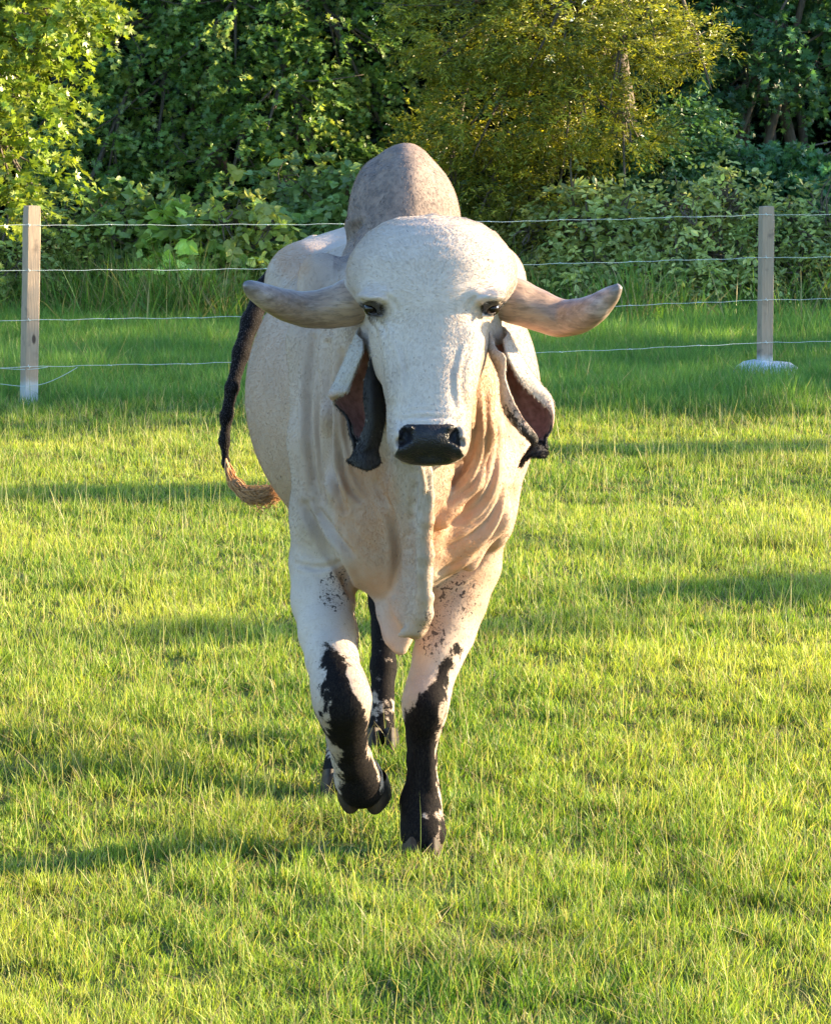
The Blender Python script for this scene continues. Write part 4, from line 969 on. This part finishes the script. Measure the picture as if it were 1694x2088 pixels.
LI = [c0, [0, 0, 0, 1, .6, 0, 0], [0, 0, 0, 1, .8, 0, 0], [0, 0, 0, 1, .9, 0, 0], [0, 0, 0, 1, 1, .4, .1], [0, 0, 0, 1, 1, .8, .4], [0, 0, 0, 1, 1, .7, .3], [0, 0, 0, 1, .8, .3, 0], c0, c0, c0, c0]
ear(LE, LB, LI)
# ---- hooves: two claws each
HF = simple('hoof', (.012, .009, .008), .6, 0, 25, (.06, .038, .024), .004); HF.node_tree.nodes['Principled BSDF'].inputs['Specular IOR Level'].default_value = .2
def hoof(c, w, h, ln, pitch=0, yaw=0, lab=None):
    """c: centre of the top band; w half width of the pair, h height, ln length forward"""
    mb = MB(); Rm = np.array(Matrix.Rotation(yaw, 3, 'Z')@Matrix.Rotation(pitch, 3, 'X'))
    for s in (-1, 1):
        V = []; n = 20
        for k, t in enumerate((-.15, .12, .5, .88, 1.0, 1.0)):
            sc = (.74, .90, 1.0, 1.06, .98, 0)[k]
            for j in range(n):
                a = j/n*2*math.pi; x = math.cos(a); y = math.sin(a)
                xx = x*w*.5*sc*(1-.28*max(0, -y)); yy = y*ln*.5*sc - ln*.22*t
                V.append((s*w*.43+xx, yy, -h*t + (.18*h*(1-t) * (-y))))
        Q = [(k*n+j, (k+1)*n+j, (k+1)*n+(j+1) % n, k*n+(j+1) % n) for k in range(5) for j in range(n)]
        T = None
        mb.add(np.array(V)@Rm.T+c, np.array(Q))
    return mb.build('hoof', HF, bull)
c = P(862, 1700, 7.41); hoof(np.array((c[0], 7.42, .046)), PR(46, 7.4), .05, .12)
for dx in (-.018, .020): V, Q = sphere(np.array((c[0]+dx, 7.50, .085)), .012); npmesh('dewclaw', V, Q, HF, bull)
c = P(736, 1606, 7.44); hoof(c+np.array((.006, .022, .012)), PR(60, 7.4), .040, .10, R(44), R(-8))
c = P(692, 1600, 8.06); hoof(np.array((c[0], 8.04, .06)), .052, .062, .115)
c = P(780, 1530, 8.62); hoof(np.array((c[0], 8.60, .06)), .052, .062, .115)
# ---- tail switch: long hairs swept round to the flank
def switch():
    mb = MB(); base = P(462, 945, 9.16)
    HMt = newmat('tail_hair'); m, nt, b, out = HMt; n = N(nt); n.link(n.attr('col').outputs['Color'], b.inputs['Base Color']); b.inputs['Roughness'].default_value = .6
    for i in range(420):
        e = rng.random()
        path = [(461, 935), (468+rng.normal(0, 3), 965), (484+rng.normal(0, 6), 992+rng.normal(0, 4)), (508+rng.normal(0, 6), 1010+rng.normal(0, 8)), (535+rng.normal(0, 8), 1012+rng.normal(0, 11)), (562+rng.normal(0, 8), 1006+rng.normal(0, 13))]
        k = 4+int(rng.random() > .35)+0
        q = spline([P(a, b_, 9.16-.02*j+rng.normal(0, .008)) for j, (a, b_) in enumerate(path[:k+1])], 12)
        cc = np.array((.36, .19, .08))*(.6+.9*rng.random()); V, Q, T = tube(q, np.linspace(.0022, .0007, 12), 4); mb.add(V, Q, T, cc)
    return mb.build('tail_switch', m, bull)
switch()

# ---- short coat hair
def hair_mat():
    m, nt, b_, out = newmat('coat_hair'); q = N(nt); q.link(q.attr('col').outputs['Color'], b_.inputs['Base Color']); b_.inputs['Roughness'].default_value = .65; b_.inputs['Specular IOR Level'].default_value = .12
    return m
HAIRM = hair_mat()
def make_curves(name, pos, rad, col, parent):
    n = len(pos); cu = bpy.data.hair_curves.new(name); cu.add_curves([pos.shape[1]]*n)
    pos = pos.astype(np.float32)-np.array(parent_loc(parent), np.float32)
    cu.attributes['position'].data.foreach_set('vector', pos.ravel())
    ra = cu.attributes.get('radius') or cu.attributes.new('radius', 'FLOAT', 'POINT'); ra.data.foreach_set('value', np.tile(np.array(rad, np.float32), n))
    ca = cu.attributes.new('col', 'FLOAT_COLOR', 'CURVE'); ca.data.foreach_set('color', np.hstack([col, np.ones((n, 1))]).astype(np.float32).ravel())
    cu.materials.append(HAIRM); o = bpy.data.objects.new(name, cu); C.objects.link(o); o.parent = parent
def coat_hair(n=320000):
    tri = np.cross(BV[BQ[:, 2]]-BV[BQ[:, 0]], BV[BQ[:, 3]]-BV[BQ[:, 1]]); ar = np.linalg.norm(tri, axis=1)
    qc = BV[BQ].mean(1); ok = (BN[BQ[:, 0], 1] < .55)*(qc[:, 1] < 9.6)*(NOSE[BQ[:, 0]] < .2)*(EYE[BQ[:, 0]] < .9)
    wgt = ar*ok*(1+1.6*(qc[:, 1] < 7.3)); wgt /= wgt.sum(); qi = rng.choice(len(BQ), n, p=wgt)
    u, v = rng.random((2, n, 1)); a, b, c, d = (BV[BQ[qi, k]] for k in range(4))
    p = (a*(1-u)+b*u)*(1-v)+(d*(1-u)+c*u)*v; nn = BN[BQ[qi, 0]]; vi = BQ[qi, 0]
    flow = np.zeros((n, 3)); flow[:, 2] = -1; flow[:, 1] = .5*(p[:, 1] > 7.4)
    hx, hy_ = project(p); fore = sstep(700, 620, hy_)*(p[:, 1] < 7.25)          # on the forehead the coat radiates from a whorl
    rad = np.stack([(hx-872)/60, 0*hx, (600-hy_)/60+.15], -1); rad /= np.linalg.norm(rad, axis=1)[:, None]+1e-6
    flow = flow*(1-fore[:, None])+rad*fore[:, None]
    wv = np.stack([fbm(p[:, 0], p[:, 1], p[:, 2], 14)-.5, 0*hx, fbm(p[:, 0]+7, p[:, 1], p[:, 2], 14)-.5], -1)*1.0
    flow += wv*.8+rng.normal(0, .10, (n, 3)); flow -= nn*(flow*nn).sum(1)[:, None]; flow /= np.linalg.norm(flow, axis=1)[:, None]+1e-6
    L = (.0038+.0042*rng.random(n))*(1+.4*fore)*(1-.3*(hy_ > 1150)); L = L[:, None]
    P1 = p+flow*L*.5+nn*L*.10; P2 = p+flow*L+nn*L*.10
    pos = np.stack([p-nn*.001, P1, P2], 1)
    k = KN[vi]+.12*(rng.random(n)-.5)
    mo = (.60+.68*fbm(p[:, 0], p[:, 1], p[:, 2], 7))[:, None]*(.93+.14*vnoise(p[:, 0], p[:, 1], p[:, 2], 55))[:, None]
    base = np.array((.46, .36, .295))*mo*(1-WHITE[vi][:, None])+np.array((.58, .49, .425))*WHITE[vi][:, None]
    t = np.clip(TAN[vi]*(.80+.6*fbm(p[:, 0], p[:, 1], p[:, 2], 9)), 0, 1)[:, None]; base = base*(1-t)+np.array((.50, .27, .145))*t
    gq = (GRAY[vi]*(.50+.50*sstep(.35, .65, fbm(p[:, 0], p[:, 1], p[:, 2], 26)))*(.6+.4*rng.random(n)))[:, None]; base = base*(1-gq)+np.array((.23, .145, .12))*gq
    kk = sstep(.36, .62, k)[:, None]; kk = np.where(rng.random((n, 1)) < .5, kk, (kk > .5)*1.); col = base*(.90+.2*rng.random((n, 1)))*(1-kk)+np.array((.013, .011, .011))*kk
    tl_ = (p[:, 1] > 9.02) & (k > .4); col[tl_] = np.array((.11, .10, .105))
    sp = vnoise(p[:, 0], p[:, 1], p[:, 2], 95); dk = (sp+.26*FL[vi]+.08*GRAY[vi]+.03*rng.random(n)+.03*(1-WHITE[vi]) > .985) | (rng.random(n) < .008)
    col = np.where(dk[:, None], np.array((.03, .024, .022)), col)
    ek = np.clip(EYE[vi]*1.3, 0, 1)[:, None]; col = col*(1-ek)+np.array((.02, .016, .016))*ek
    make_curves('coat_hair', pos, (.00033, .00026, .00008), col, bull)
coat_hair()
def ear_hair(e, V, Q, Nn, kb, ki, n=9000):
    vi = rng.choice(len(V), n, p=(ki < .45)/(ki < .45).sum()); nn = Nn[vi]; p = V[vi]+rng.normal(0, .0012, (n, 3))
    flow = np.array((0, 0, -1.))+rng.normal(0, .25, (n, 3)); flow -= nn*(flow*nn).sum(1)[:, None]; flow /= np.linalg.norm(flow, axis=1)[:, None]+1e-6
    sg = np.where(rng.random(n) < .5, 1, -1)[:, None]; nn = nn*sg; L = (.003+.004*rng.random((n, 1)))
    pos = np.stack([p+nn*.002, p+flow*L*.5+nn*(.002+L*.2), p+flow*L+nn*(.002+L*.3)], 1)
    k = kb[vi]+.9*(vnoise(p[:, 0], p[:, 1], p[:, 2], 110)-.5)
    col = np.where(k[:, None] > .5, np.array((.015, .012, .012)), np.array((.46, .39, .33))*(.75+.45*rng.random((n, 1))))
    make_curves('ear_hair', pos, (.0004, .0003, .0001), col, e)
for e in EARS: ear_hair(*e)
